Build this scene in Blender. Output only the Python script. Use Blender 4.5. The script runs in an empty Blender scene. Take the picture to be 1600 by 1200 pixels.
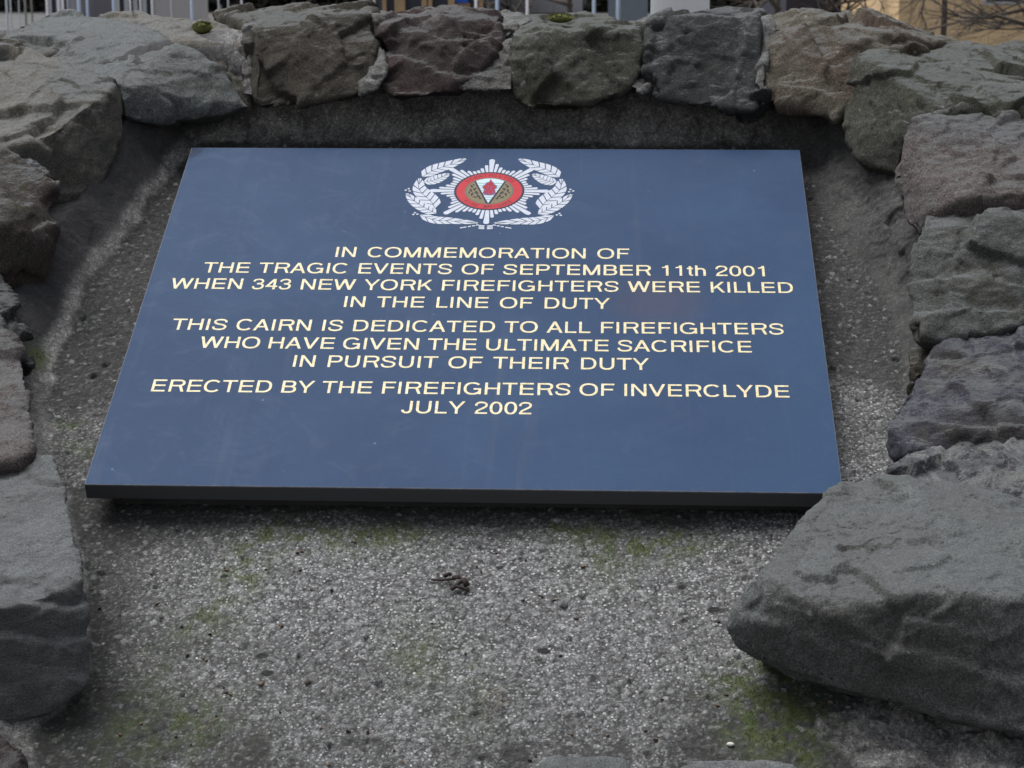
import bpy, bmesh, math, random
import numpy as np
from mathutils import Vector, Matrix

# ------------------------------------------------------------------ camera, sky, sun, exposure
scene = bpy.context.scene
COL = scene.collection
CAM = np.array([0.11768, -1.78707, 1.47055])
RIGHT = np.array([0.99879597, 0.04904126, -0.00124966])
UP = np.array([-0.00939591, 0.21623918, 0.97629521])
FWD = np.array([-0.04814897, 0.97510798, -0.21643961])
F = 3205.0
cd = bpy.data.cameras.new('camera'); cam = bpy.data.objects.new('camera', cd); COL.objects.link(cam)
cam.matrix_world = Matrix(((RIGHT[0], UP[0], -FWD[0], CAM[0]), (RIGHT[1], UP[1], -FWD[1], CAM[1]),
                           (RIGHT[2], UP[2], -FWD[2], CAM[2]), (0, 0, 0, 1)))
cd.sensor_width = 36; cd.lens = F * 36 / 1600; cd.clip_start = 0.05; cd.clip_end = 3000
cd.dof.use_dof = True; cd.dof.focus_distance = 1.66; cd.dof.aperture_fstop = 34
scene.camera = cam
scene.render.resolution_x = 1024; scene.render.resolution_y = 768

SUN_EL, SUN_AZ = 68.0, -55.0            # height, and degrees clockwise from +Y: behind the cairn
w = bpy.data.worlds.new('World'); scene.world = w; w.use_nodes = True
nt = w.node_tree; nt.nodes.clear()
sky = nt.nodes.new('ShaderNodeTexSky'); sky.sky_type = 'NISHITA'; sky.sun_disc = False
sky.sun_elevation = math.radians(SUN_EL); sky.sun_rotation = math.radians(SUN_AZ)
sky.dust_density = 2.0; sky.air_density = 1.0
hs = nt.nodes.new('ShaderNodeHueSaturation'); hs.inputs['Saturation'].default_value = 0.36
bg = nt.nodes.new('ShaderNodeBackground'); bg.inputs[1].default_value = 0.068
wo = nt.nodes.new('ShaderNodeOutputWorld')
nt.links.new(sky.outputs[0], hs.inputs['Color']); nt.links.new(hs.outputs[0], bg.inputs[0]); nt.links.new(bg.outputs[0], wo.inputs[0])
sl = bpy.data.lights.new('sun', 'SUN'); sl.energy = 2.4; sl.angle = math.radians(45); sl.color = (0.96, 0.98, 1.0)
so = bpy.data.objects.new('sun', sl); COL.objects.link(so)
sd = Vector((math.sin(math.radians(SUN_AZ)) * math.cos(math.radians(SUN_EL)), math.cos(math.radians(SUN_AZ)) * math.cos(math.radians(SUN_EL)), math.sin(math.radians(SUN_EL))))
so.rotation_euler = sd.to_track_quat('Z', 'Y').to_euler()
so.location = (0, 3, 8)
scene.view_settings.view_transform = 'Standard'; scene.view_settings.look = 'None'
scene.view_settings.exposure = 0.92; scene.view_settings.gamma = 1.0
scene.view_settings.use_curve_mapping = False

# ------------------------------------------------------------------ helpers
def ray(px, py):
    return FWD + RIGHT * ((px - 800) / F) + UP * ((600 - py) / F)
def P(px, py, Y):
    d = ray(px, py); return CAM + d * ((Y - CAM[1]) / d[1])
# plaque frame: origin on the slab's face centre, slope 25.4 degrees
PC = np.array([0, 0, 1.15]); EX = np.array([1.0, 0, 0]); EY = np.array([0, 0.90300, 0.42963]); EN = np.array([0, -0.42963, 0.90300])
def to_slope(px, py, h):
    """pixel -> (u, v) on the plane h metres off the plaque's face plane"""
    d = ray(px, py); o = PC + EN * h
    t = np.dot(o - CAM, EN) / np.dot(d, EN); q = CAM + d * t - PC
    return float(q @ EX), float(q @ EY)
BED = -0.031

def link(name, me, mat=None, parent=None, smooth=False):
    o = bpy.data.objects.new(name, me); COL.objects.link(o)
    if mat is not None: me.materials.append(mat)
    if parent is not None: o.parent = parent
    if smooth: me.polygons.foreach_set('use_smooth', [True] * len(me.polygons))
    return o
def empty(name, loc, label, cat, group=None):
    o = bpy.data.objects.new(name, None); COL.objects.link(o); o.location = loc
    o['label'] = label; o['category'] = cat
    if group: o['group'] = group
    o.empty_display_size = 0.1
    return o
def tag(o, label, cat, group=None):
    o['label'] = label; o['category'] = cat
    if group: o['group'] = group
    return o
def child(o, parent):
    o.parent = parent; o.matrix_parent_inverse = Matrix.Translation(-parent.location); return o

def _hash(ix, iy, iz, seed):
    n = (ix.astype(np.int64) * 374761393 + iy.astype(np.int64) * 668265263 + iz.astype(np.int64) * 2147483647 + seed * 144665) & 0x7fffffff
    n = ((n ^ (n >> 13)) * 1274126177) & 0x7fffffff
    n = ((n ^ (n >> 15)) * 1911520717) & 0x7fffffff
    return (n & 0xffff) / 65535.0
def vnoise(p, seed=0):
    f = np.floor(p); t = p - f; t = t * t * (3 - 2 * t); i = f.astype(np.int64)
    r = 0
    for a in (0, 1):
        wa = t[:, 0] if a else 1 - t[:, 0]
        for b in (0, 1):
            wb = t[:, 1] if b else 1 - t[:, 1]
            for c in (0, 1):
                wc = t[:, 2] if c else 1 - t[:, 2]
                r = r + wa * wb * wc * _hash(i[:, 0] + a, i[:, 1] + b, i[:, 2] + c, seed)
    return r * 2 - 1
def fbm(p, scale, octs=4, seed=0, gain=0.5):
    r = 0; a = 1; s = scale; tot = 0
    for k in range(octs):
        r = r + a * vnoise(p * s + 17.3 * k, seed + k); tot += a; a *= gain; s *= 2.03
    return r / tot
def sstep(a, b, x):
    t = np.clip((x - a) / (b - a), 0, 1); return t * t * (3 - 2 * t)

# ------------------------------------------------------------------ materials
class NT:
    def __init__(s, name):
        s.m = bpy.data.materials.new(name); s.m.use_nodes = True; s.t = s.m.node_tree
        s.b = s.t.nodes['Principled BSDF']
    def n(s, typ, **k):
        x = s.t.nodes.new(typ)
        for a, v in k.items(): setattr(x, a, v)
        return x
    def l(s, a, b): s.t.links.new(a, b)
    def coord(s, scale=(1, 1, 1), rot=(0, 0, 0)):
        c = s.n('ShaderNodeTexCoord'); mp = s.n('ShaderNodeMapping'); mp.inputs['Scale'].default_value = scale; mp.inputs['Rotation'].default_value = rot
        s.l(c.outputs['Object'], mp.inputs[0]); return mp.outputs[0]
    def noise(s, vec, scale, detail=5, rough=0.6, dist=0):
        x = s.n('ShaderNodeTexNoise'); x.inputs['Scale'].default_value = scale; x.inputs['Detail'].default_value = detail
        x.inputs['Roughness'].default_value = rough; x.inputs['Distortion'].default_value = dist
        if vec is not None: s.l(vec, x.inputs['Vector'])
        return x.outputs['Fac']
    def ramp(s, fac, stops):
        r = s.n('ShaderNodeValToRGB'); e = r.color_ramp.elements
        while len(e) < len(stops): e.new(0.5)
        for i, (p, c) in enumerate(stops):
            e[i].position = p; e[i].color = (c if isinstance(c, tuple) else (c, c, c)) + (1,)
        s.l(fac, r.inputs[0]); return r.outputs[0]
    def mix(s, fac, a, b, mode='MIX'):
        x = s.n('ShaderNodeMix', data_type='RGBA', blend_type=mode)
        for sock, v in ((x.inputs['Factor'], fac), (x.inputs['A'], a), (x.inputs['B'], b)):
            if isinstance(v, (int, float)): sock.default_value = v
            elif isinstance(v, tuple): sock.default_value = v + (1,)
            else: s.l(v, sock)
        return x.outputs['Result']
    def math(s, op, a, b=0.0):
        x = s.n('ShaderNodeMath', operation=op)
        for sock, v in ((x.inputs[0], a), (x.inputs[1], b)):
            if isinstance(v, (int, float)): sock.default_value = v
            else: s.l(v, sock)
        return x.outputs[0]
    def bump(s, h, strength, dist, prev=None):
        x = s.n('ShaderNodeBump'); x.inputs['Strength'].default_value = strength; x.inputs['Distance'].default_value = dist
        s.l(h, x.inputs['Height'])
        if prev is not None: s.l(prev, x.inputs['Normal'])
        return x.outputs[0]
    def attr(s, name):
        a = s.n('ShaderNodeAttribute'); a.attribute_name = name; return a.outputs['Fac']
    def fin(s, col, rough=0.85, nrm=None, spec=0.3):
        if isinstance(col, tuple): s.b.inputs['Base Color'].default_value = col + (1,)
        else: s.l(col, s.b.inputs['Base Color'])
        if isinstance(rough, (int, float)): s.b.inputs['Roughness'].default_value = rough
        else: s.l(rough, s.b.inputs['Roughness'])
        s.b.inputs['Specular IOR Level'].default_value = spec
        if nrm is not None: s.l(nrm, s.b.inputs['Normal'])
        return s.m

def plain(name, col, rough=0.7, var=0.12, scale=6, spec=0.3):
    s = NT(name); n = s.noise(s.coord(), scale, 4)
    c = s.mix(n, tuple(x * (1 - var) for x in col), tuple(min(1, x * (1 + var)) for x in col))
    return s.fin(c, rough, None, spec)

def stone_mat(name, c1, c2, c3, grain=(1, 1, 1), rot=(0, 0, 0), lichen=0.3, moss=0.0, seed=0.0, crust=0.0):
    """weathered rock: c1/c2 mottling, c3 stained areas, pale lichen specks, thin dark seams"""
    s = NT(name); v = s.coord(grain, rot); off = s.n('ShaderNodeVectorMath', operation='ADD'); s.l(v, off.inputs[0]); off.inputs[1].default_value = (seed, seed * 1.7, seed * 0.3); v = off.outputs[0]
    big = s.noise(v, 9, 5, 0.6, 0.4); mid = s.noise(v, 45, 9, 0.75, 0.3); fine = s.noise(v, 560, 4, 0.85); vf = s.noise(v, 1300, 2, 0.8)
    c = s.mix(s.ramp(mid, [(0.32, 0.0), (0.68, 1.0)]), c1, c2)
    c = s.mix(s.ramp(big, [(0.48, 0.0), (0.64, 1.0)]), c, c3)
    g = s.ramp(fine, [(0.30, 0.30), (0.5, 0.95), (0.70, 1.9)])
    c = s.mix(1.0, c, g, 'MULTIPLY')
    g2 = s.ramp(vf, [(0.32, 0.5), (0.68, 1.55)])
    c = s.mix(1.0, c, g2, 'MULTIPLY')
    # lichen flecks
    vo = s.n('ShaderNodeTexVoronoi'); vo.inputs['Scale'].default_value = 95; vo.inputs['Randomness'].default_value = 1; s.l(v, vo.inputs['Vector'])
    fl = s.math('MULTIPLY', s.ramp(vo.outputs['Distance'], [(0.10, 1.0), (0.22, 0.0)]), s.ramp(s.noise(v, 22, 3), [(0.60 - lichen * .15, 0.0), (0.72 - lichen * .1, 1.0)]))
    c = s.mix(s.math('MULTIPLY', fl, 0.55), c, (0.36, 0.36, 0.34))
    if crust > 0:      # pale patchy crust of lime and lichen
        cr = s.noise(v, 30, 8, 0.8, 0.6); cm = s.ramp(cr, [(0.62 - crust * 0.2, 0.0), (0.68 - crust * 0.2, 0.85)])
        c = s.mix(cm, c, s.mix(s.ramp(fine, [(0.35, 0.0), (0.65, 1.0)]), (0.13, 0.125, 0.12), (0.36, 0.35, 0.33)))
    # top light painted into upward faces, together with dust and grey lichen
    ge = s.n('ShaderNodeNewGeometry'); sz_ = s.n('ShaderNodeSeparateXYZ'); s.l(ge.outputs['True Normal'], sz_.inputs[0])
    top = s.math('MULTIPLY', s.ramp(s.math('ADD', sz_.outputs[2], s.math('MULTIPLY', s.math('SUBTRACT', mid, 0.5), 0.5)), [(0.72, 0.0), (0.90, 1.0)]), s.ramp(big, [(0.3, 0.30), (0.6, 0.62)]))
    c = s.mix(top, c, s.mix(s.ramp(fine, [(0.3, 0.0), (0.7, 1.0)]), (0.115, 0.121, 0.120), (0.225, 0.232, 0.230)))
    pit = s.n('ShaderNodeTexVoronoi'); pit.inputs['Scale'].default_value = 60; s.l(v, pit.inputs['Vector'])
    pm = s.math('MULTIPLY', s.ramp(pit.outputs['Distance'], [(0.045, 1.0), (0.08, 0.0)]), s.ramp(s.noise(v, 14, 2), [(0.5, 0.0), (0.56, 1.0)]))
    c = s.mix(s.math('MULTIPLY', pm, 0.8), c, (0.02, 0.02, 0.02))
    if moss > 0:
        mo = s.noise(v, 16, 7, 0.75, 0.3); mm = s.ramp(mo, [(0.66 - moss * .25, 0.0), (0.76 - moss * .25, 1.0)])
        c = s.mix(s.math('MULTIPLY', mm, 0.75), c, s.mix(fine, (0.030, 0.04, 0.008), (0.09, 0.10, 0.03)))
    h = s.math('ADD', s.math('MULTIPLY', mid, 1.0), s.math('MULTIPLY', fine, 0.22))
    h = s.math('SUBTRACT', h, s.math('MULTIPLY', pm, 0.3))
    fv = s.n('ShaderNodeTexVoronoi', feature='F1'); fv.inputs['Scale'].default_value = 120; s.l(v, fv.inputs['Vector'])
    h = s.math('ADD', h, s.math('MULTIPLY', fv.outputs['Distance'], 0.35)); b = s.bump(h, 0.85, 0.0045); b = s.bump(fine, 0.8, 0.0012, b)
    return s.fin(c, 0.86, b, 0.25)

G = (0.155, 0.165, 0.150)    # grey-green whin
M = {}
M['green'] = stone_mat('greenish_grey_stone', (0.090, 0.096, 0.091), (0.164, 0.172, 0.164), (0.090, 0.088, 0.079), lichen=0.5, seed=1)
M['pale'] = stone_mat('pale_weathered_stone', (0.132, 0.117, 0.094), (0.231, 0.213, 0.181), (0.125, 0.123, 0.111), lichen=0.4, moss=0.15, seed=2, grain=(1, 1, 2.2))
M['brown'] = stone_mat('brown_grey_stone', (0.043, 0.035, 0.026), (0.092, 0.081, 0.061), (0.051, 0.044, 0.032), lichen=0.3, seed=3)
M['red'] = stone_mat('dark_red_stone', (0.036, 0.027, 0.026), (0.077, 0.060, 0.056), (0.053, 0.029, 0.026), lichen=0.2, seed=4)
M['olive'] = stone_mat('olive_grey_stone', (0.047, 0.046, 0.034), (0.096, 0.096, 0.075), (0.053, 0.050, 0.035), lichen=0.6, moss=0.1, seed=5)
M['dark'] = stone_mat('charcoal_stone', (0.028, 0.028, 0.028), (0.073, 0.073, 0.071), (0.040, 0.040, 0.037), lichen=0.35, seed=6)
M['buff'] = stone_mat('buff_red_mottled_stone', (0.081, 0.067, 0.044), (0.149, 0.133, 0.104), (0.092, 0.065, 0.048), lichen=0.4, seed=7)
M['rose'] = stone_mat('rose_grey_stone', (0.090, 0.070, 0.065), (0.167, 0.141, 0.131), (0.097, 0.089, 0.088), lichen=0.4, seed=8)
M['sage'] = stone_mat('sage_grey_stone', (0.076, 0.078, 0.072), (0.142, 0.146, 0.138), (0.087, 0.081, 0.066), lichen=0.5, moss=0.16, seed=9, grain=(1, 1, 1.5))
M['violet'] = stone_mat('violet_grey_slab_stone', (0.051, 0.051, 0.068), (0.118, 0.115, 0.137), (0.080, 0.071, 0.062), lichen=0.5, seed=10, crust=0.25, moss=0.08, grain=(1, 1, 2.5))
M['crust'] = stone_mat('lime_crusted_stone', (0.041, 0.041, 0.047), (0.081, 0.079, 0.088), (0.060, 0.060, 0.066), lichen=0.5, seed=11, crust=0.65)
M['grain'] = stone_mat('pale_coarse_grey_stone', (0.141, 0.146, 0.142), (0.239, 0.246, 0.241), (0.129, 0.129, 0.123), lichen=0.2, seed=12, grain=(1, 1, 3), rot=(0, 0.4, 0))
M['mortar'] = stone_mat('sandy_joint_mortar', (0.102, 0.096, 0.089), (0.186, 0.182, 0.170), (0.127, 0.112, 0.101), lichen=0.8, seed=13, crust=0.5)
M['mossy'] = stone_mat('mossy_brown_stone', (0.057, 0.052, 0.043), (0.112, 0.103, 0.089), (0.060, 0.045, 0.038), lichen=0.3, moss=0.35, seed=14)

# ------------------------------------------------------------------ ground
def ground_z(x, y):
    d = np.hypot(x, y); return -5.0 * sstep(4.0, 42.0, d)
gm = NT('grey_gravel_ground'); gv = gm.coord()
gc = gm.mix(gm.ramp(gm.noise(gv, 0.6, 8, 0.7), [(0.35, 0.0), (0.65, 1.0)]), (0.075, 0.074, 0.072), (0.15, 0.147, 0.142))
gm.fin(gc, 0.95, gm.bump(gm.noise(gv, 30, 6), 0.8, 0.03))
nr, na = 60, 72; vs = [(0, 0, 0)]; fs = []
for i in range(nr):
    r = 0.6 * (1500 / 0.6) ** (i / (nr - 1))
    for j in range(na):
        a = 2 * math.pi * j / na; vs.append((r * math.cos(a), r * math.sin(a), float(ground_z(r * math.cos(a), r * math.sin(a)))))
for j in range(na): fs.append((0, 1 + j, 1 + (j + 1) % na))
for i in range(nr - 1):
    for j in range(na):
        a, b = 1 + i * na + j, 1 + i * na + (j + 1) % na; fs.append((a, a + na, b + na, b))
me = bpy.data.meshes.new('ground'); me.from_pydata(vs, [], fs); g = link('ground', me, gm.m, None, True); g['kind'] = 'structure'

# ------------------------------------------------------------------ the cairn
cairn = empty('cairn', (0, 0, 0), 'rubble stone memorial cairn with a sloping concrete recess framed by rough boulders', 'cairn')

def hull_mesh(pts):
    bm = bmesh.new()
    for p in pts: bm.verts.new(p)
    r = bmesh.ops.convex_hull(bm, input=bm.verts)
    dead = [v for v in bm.verts if not v.link_faces]
    bmesh.ops.delete(bm, geom=dead, context='VERTS')
    bmesh.ops.recalc_face_normals(bm, faces=bm.faces)
    me = bpy.data.meshes.new('stone'); bm.to_mesh(me); bm.free(); return me
def remesh(me, vox):
    o = bpy.data.objects.new('tmp', me); COL.objects.link(o)
    m = o.modifiers.new('r', 'REMESH'); m.mode = 'VOXEL'; m.voxel_size = vox
    dg = bpy.context.evaluated_depsgraph_get(); out = bpy.data.meshes.new_from_object(o.evaluated_get(dg))
    bpy.data.objects.remove(o); bpy.data.meshes.remove(me); return out
def get_co(me):
    a = np.empty(len(me.vertices) * 3); me.vertices.foreach_get('co', a); return a.reshape(-1, 3)
def get_no(me):
    a = np.empty(len(me.vertices) * 3, dtype=np.float32); me.vertex_normals.foreach_get('vector', a); return a.reshape(-1, 3).astype(float)
def set_co(me, a):
    me.vertices.foreach_set('co', a.ravel()); me.update()
def smooth_co(me, co, it=1, f=0.5):
    e = np.empty(len(me.edges) * 2, dtype=np.int32); me.edges.foreach_get('vertices', e); e = e.reshape(-1, 2)
    n = np.bincount(e.ravel(), minlength=len(co)).astype(float)[:, None]; n[n == 0] = 1
    for _ in range(it):
        s = np.zeros_like(co)
        for k in range(3):
            s[:, k] = np.bincount(e[:, 0], co[e[:, 1], k], len(co)) + np.bincount(e[:, 1], co[e[:, 0], k], len(co))
        co = co + f * (s / n - co)
    return co

def facets(p, cell, seed, sharp=90):
    """distance to randomly tilted planes, one per jittered lattice cell"""
    g = p / cell; i0 = np.floor(g).astype(np.int64); num = np.zeros(len(p)); den = np.zeros(len(p))
    for a in (-1, 0, 1):
        for b in (-1, 0, 1):
            for c in (-1, 0, 1):
                j = i0 + np.array([a, b, c]); jx, jy, jz = j[:, 0], j[:, 1], j[:, 2]
                s_ = j + np.stack([_hash(jx, jy, jz, seed * 7 + k) for k in (1, 2, 3)], 1)
                n_ = np.stack([_hash(jx, jy, jz, seed * 7 + k) for k in (4, 5, 6)], 1) * 2 - 1; n_ /= np.linalg.norm(n_, axis=1)[:, None] + 1e-6
                d = g - s_; w_ = np.exp(-sharp * (d * d).sum(1)) + 1e-30
                num += w_ * ((d * n_).sum(1) * 0.9 + 0.16 * (_hash(jx, jy, jz, seed * 7 + 8) - 0.5)); den += w_
    return num / den * cell
SEED = [100]
def rock(pts, mat, name='stone', push=(0, 0.10, -0.06), vox=0.003, facet=0.3, cell=0.05, rough=0.004, strata=None, dy=0.0, label=None, shrink=0.85, parent=None, fine=0.0022, chip=0.0022, pc=46, dz=0.0):
    """pts: (px, py, Y) visible corners; the unseen back is the same outline pushed into the masonry"""
    SEED[0] += 7; sd_ = SEED[0]; rng = np.random.RandomState(sd_)
    A = np.array([P(p[0], p[1], p[2] + dy) for p in pts]); A[:, 2] -= dz; c = A.mean(0)
    Bk = c + (A - c) * shrink + np.array(push)
    me = remesh(hull_mesh(np.vstack([A, Bk])), vox)
    co = get_co(me); co = smooth_co(me, co, 1); set_co(me, co); no = get_no(me)
    ext = co.max(0) - co.min(0)
    # fractured facets at three sizes, crisp at their borders, and a little grit
    wp = co + 0.16 * cell * np.stack([fbm(co, 1.6 / cell, 4, sd_ + k, 0.6) for k in range(3)], 1)
    h = facet * 0.62 * facets(wp, cell * 1.3, sd_) + 0.11 * facets(wp, cell * 0.45, sd_ + 1) * min(1.0, facet / 0.22) + 0.10 * facets(co, 0.010, sd_ + 2)
    h += rough * 0.25 * fbm(co, 22, 3, sd_ + 11, 0.5) + fine * 0.3 * fbm(co, 150, 3, sd_ + 23, 0.7)
    if strata is not None:
        dvec, per, amp = strata; dvec = np.array(dvec, float); dvec /= np.linalg.norm(dvec)
        t = co @ dvec / per + 0.9 * fbm(co, 12, 3, sd_ + 31); fr = t - np.floor(t)
        h += amp * (sstep(0, 0.85, fr) - sstep(0.85, 1.0, fr) - 0.5) * (0.4 + 0.6 * (vnoise(co * 15, sd_ + 5) > -0.2))
    h -= float(np.percentile(h, pc))      # keep the outline
    co = co + no * h[:, None]; set_co(me, co)
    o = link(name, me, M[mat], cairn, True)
    if label: o['label'] = label
    return o

# --- concrete bed: roughcast slope and the mortar walls of the recess (one height field in the plaque's frame)
BORD = [  # px, py on the slope, wall height, wall run (m)
 (60, 1330, .01, .03), (30, 1150, .01, .03), (90, 1105, .012, .03), (128, 1050, .02, .02), (126, 880, .03, .025), (100, 780, .03, .03), (72, 715, .03, .035), (58, 640, .03, .035), (78, 560, .03, .035),
 (135, 440, .032, .035), (205, 348, .04, .035), (262, 275, .05, .04), (300, 226, .070, .055), (360, 221, .078, .052), (600, 221, .078, .05), (900, 223, .078, .05), (1200, 226, .072, .05),
 (1262, 250, .06, .06), (1290, 310, .06, .07), (1345, 400, .055, .06), (1395, 480, .05, .05), (1425, 580, .03, .04), (1420, 680, .02, .04), (1440, 760, .02, .04),
 (1560, 900, .05, .05), (1640, 1010, .06, .06), (1700, 1330, .06, .06), (900, 1360, .0, .05)]
bp = np.array([to_slope(a, b, BED) for a, b, _, _ in BORD]); bh = np.array([q[2] for q in BORD]); bw = np.array([q[3] for q in BORD])
U0, U1, V0, V1 = -0.56, 0.62, -0.72, 0.48
def axis(lo, hi, f0, f1, fine, coarse):
    a = list(np.arange(f0, f1, fine)); x = f0
    while x > lo: x -= coarse; a.insert(0, x)
    x = f1
    while x < hi: x += coarse; a.append(x)
    return np.array(a)
us = axis(U0, U1, -0.44, 0.47, 0.00135, 0.012); vs_ = axis(V0, V1, -0.565, 0.36, 0.00135, 0.012)
nu, nv = len(us), len(vs_); UU, VV = np.meshgrid(us, vs_); u = UU.ravel(); v = VV.ravel()
p3 = np.stack([u, v, np.zeros_like(u)], 1)
wu = u + 0.008 * fbm(p3, 14, 3, 1); wv = v + 0.008 * fbm(p3, 14, 3, 5)
best = np.full(len(u), 1e9); HH = np.zeros(len(u)); WW = np.zeros(len(u)); inside = np.zeros(len(u), bool)
nb = len(bp)
wsum = np.zeros(len(u)); hs_ = np.zeros(len(u)); ws_ = np.zeros(len(u))
for i in range(nb):
    a, b = bp[i], bp[(i + 1) % nb]; e = b - a; t = np.clip(((wu - a[0]) * e[0] + (wv - a[1]) * e[1]) / (e @ e), 0, 1)
    d = np.hypot(wu - a[0] - t * e[0], wv - a[1] - t * e[1]); k = np.exp(-d / 0.012) + 1e-12
    hs_ += k * (bh[i] + t * (bh[(i + 1) % nb] - bh[i])); ws_ += k * (bw[i] + t * (bw[(i + 1) % nb] - bw[i])); wsum += k
    best = np.minimum(best, d)
    c = ((a[1] > wv) != (b[1] > wv)) & (wu < (b[0] - a[0]) * (wv - a[1]) / (b[1] - a[1] + 1e-12) + a[0]); inside ^= c
sdist = np.where(inside, -best, best)
hh = hs_ / wsum; ww = ws_ / wsum
t = np.clip((sdist + 0.012) / (ww + 0.012), 0, 1); wall = hh * (t ** 1.7 * (1.9 - 0.9 * t))
wall *= 1 - 0.8 * sstep(0.03, 0.14, sdist - ww)
rub = np.zeros(len(u))
for (a_, b_, rx_, ry_) in [(1400, 1150, .06, .035), (1520, 1165, .07, .03), (1330, 1140, .03, .02), (1590, 1180, .05, .03)]:
    ua_, va_ = to_slope(a_, b_, BED); rub = np.maximum(rub, np.exp(-(((u - ua_) / rx_) ** 2 + ((v - va_) / ry_) ** 2)))
rub = sstep(0.35, 0.5, rub + 0.25 * fbm(p3, 40, 3, 99))
smooth_mask = np.maximum(sstep(-0.008, -0.002, sdist + 0.005 * fbm(p3, 60, 3, 9)), rub)
# the front of the bed below the frame and a gentle unevenness
h = BED + wall + 0.0035 * fbm(p3, 5, 3, 3) * (1 - 0.0) + 0.0035 * smooth_mask * fbm(p3, 30, 4, 13)
h += 0.010 * smooth_mask * sstep(0.0, 0.03, sdist) * fbm(p3, 22, 4, 19) + 0.006 * rub * (0.4 + fbm(p3, 45, 4, 87))
# exposed aggregate
def pebbles(cell, seed, rmin, rmax, keep):
    gx = u / cell; gy = v / cell; ix = np.floor(gx).astype(np.int64); iy = np.floor(gy).astype(np.int64)
    bump = np.zeros(len(u)); tint = np.full(len(u), 0.0); z0 = np.zeros_like(ix)
    for a in (-1, 0, 1):
        for b in (-1, 0, 1):
            jx, jy = ix + a, iy + b
            cx = jx + 0.1 + 0.8 * _hash(jx, jy, z0, seed); cy = jy + 0.1 + 0.8 * _hash(jx, jy, z0 + 1, seed)
            r = rmin + (rmax - rmin) * _hash(jx, jy, z0 + 2, seed) ** 1.5; an = _hash(jx, jy, z0 + 3, seed) * 3.14; el = 0.6 + 0.4 * _hash(jx, jy, z0 + 5, seed)
            dx, dy = gx - cx, gy - cy; ex = dx * np.cos(an) + dy * np.sin(an); ey = (-dx * np.sin(an) + dy * np.cos(an)) / el
            q = 1 - (ex * ex + ey * ey) / (r * r); on = (_hash(jx, jy, z0 + 4, seed) < keep) & (q > 0)
            hq = np.where(on, np.sqrt(np.clip(q, 0, 1)) * r * 0.55 * cell, 0)
            up = hq > bump; bump = np.where(up, hq, bump); tint = np.where(up, 0.25 + 0.75 * _hash(jx, jy, z0 + 6, seed), tint)
    return bump, tint
b1, t1 = pebbles(0.0062, 3, 0.22, 0.50, 0.55)
b2, t2 = pebbles(0.0036, 8, 0.25, 0.52, 0.75)
pb = np.maximum(b1, b2); tint = np.where(b1 > b2, t1, t2 * 0.8)
rc = 1 - smooth_mask
wear = sstep(-0.3, 0.35, fbm(p3, 16, 4, 41)) * 0.5 + 0.5
h += 0.8 * pb * rc * wear + rc * 0.0012 * fbm(p3, 200, 3, 51)
# pits
pt, _ = pebbles(0.035, 21, 0.06, 0.13, 0.35); h -= np.clip(pt * 1.6, 0, 0.003) * rc
# painted maps: moss, and dirt with the plaque's shade painted in
def blob(px, py, rx, ry, s=1.0):
    a, b = to_slope(px, py, BED); return s * np.exp(-(((u - a) / rx) ** 2 + ((v - b) / ry) ** 2))
moss = sum(blob(*q) for q in [(380, 880, .018, .030, 1.1), (355, 925, .02, .02, .5), (450, 830, .035, .016, .9), (600, 838, .035, .012, 1.2), (520, 850, .05, .02, .4), (1000, 850, .045, .018, 1.25), (960, 880, .03, .03, .5), (880, 828, .03, .01, .8), (1080, 850, .03, .01, .5),
   (60, 575, .008, .016, 1.2), (108, 662, .012, .008, .9), (130, 700, .02, .012, .5), (650, 1025, .02, .035, .65), (720, 1040, .018, .014, .7), (310, 975, .03, .018, .6), (240, 1050, .02, .03, .4),
   (1195, 1105, .030, .045, 1.4), (1150, 1060, .022, .02, .9), (1240, 1150, .03, .03, 1.1), (740, 1110, .02, .03, .4), (200, 1150, .05, .03, .5), (330, 1120, .03, .03, .5), (1270, 980, .02, .02, .3)])
moss = np.clip(moss * (0.30 + 1.7 * (fbm(p3, 110, 4, 61, 0.65) + 0.12)), 0, 0.85)
grime_shade = np.clip(0.13 + 0.85 * sstep(-0.15, 0.03, v + 0.03 * fbm(p3, 20, 4, 57)) + 0.55 * sstep(-0.235, -0.08, v) + 0.55 * fbm(p3, 38, 6, 73, 0.75) + 0.35 * fbm(p3, 7, 4, 79) + blob(60, 1200, .18, .06, .6) + blob(165, 870, .05, .14, .85) + blob(100, 1150, .09, .06, .8) + blob(290, 1010, .05, .06, .35) + blob(1240, 1180, .10, .04, .7) + blob(300, 830, .2, .02, .4) + blob(1260, 1130, .08, .05, .9) + (blob(400, 1190, .3, .02, .7) + blob(1000, 1180, .3, .012, .75)) * np.clip(0.4 + 2.2 * fbm(p3, 55, 4, 75, 0.65), 0, 1.3) + blob(700, 792, .6, .018, 1.1)  # last strip is the plaque's shadow painted beneath its lower edge
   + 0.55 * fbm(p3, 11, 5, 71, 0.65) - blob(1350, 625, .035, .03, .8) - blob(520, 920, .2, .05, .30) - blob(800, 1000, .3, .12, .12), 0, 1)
spots = 0.0 + np.clip(blob(410, 1025, .006, .004) + blob(780, 888, .004, .003) + blob(1115, 955, .006, .004) + blob(1068, 972, .004, .003) + blob(1065, 920, .004, .003) + blob(850, 1020, .007, .004) + blob(418, 1052, .006, .004) + blob(350, 900, .004, .003), 0, 1)
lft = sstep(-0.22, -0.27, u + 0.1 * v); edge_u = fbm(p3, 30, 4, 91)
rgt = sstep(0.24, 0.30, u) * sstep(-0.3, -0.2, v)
smooth_mask = smooth_mask * (1 - 0.75 * rgt)
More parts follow.
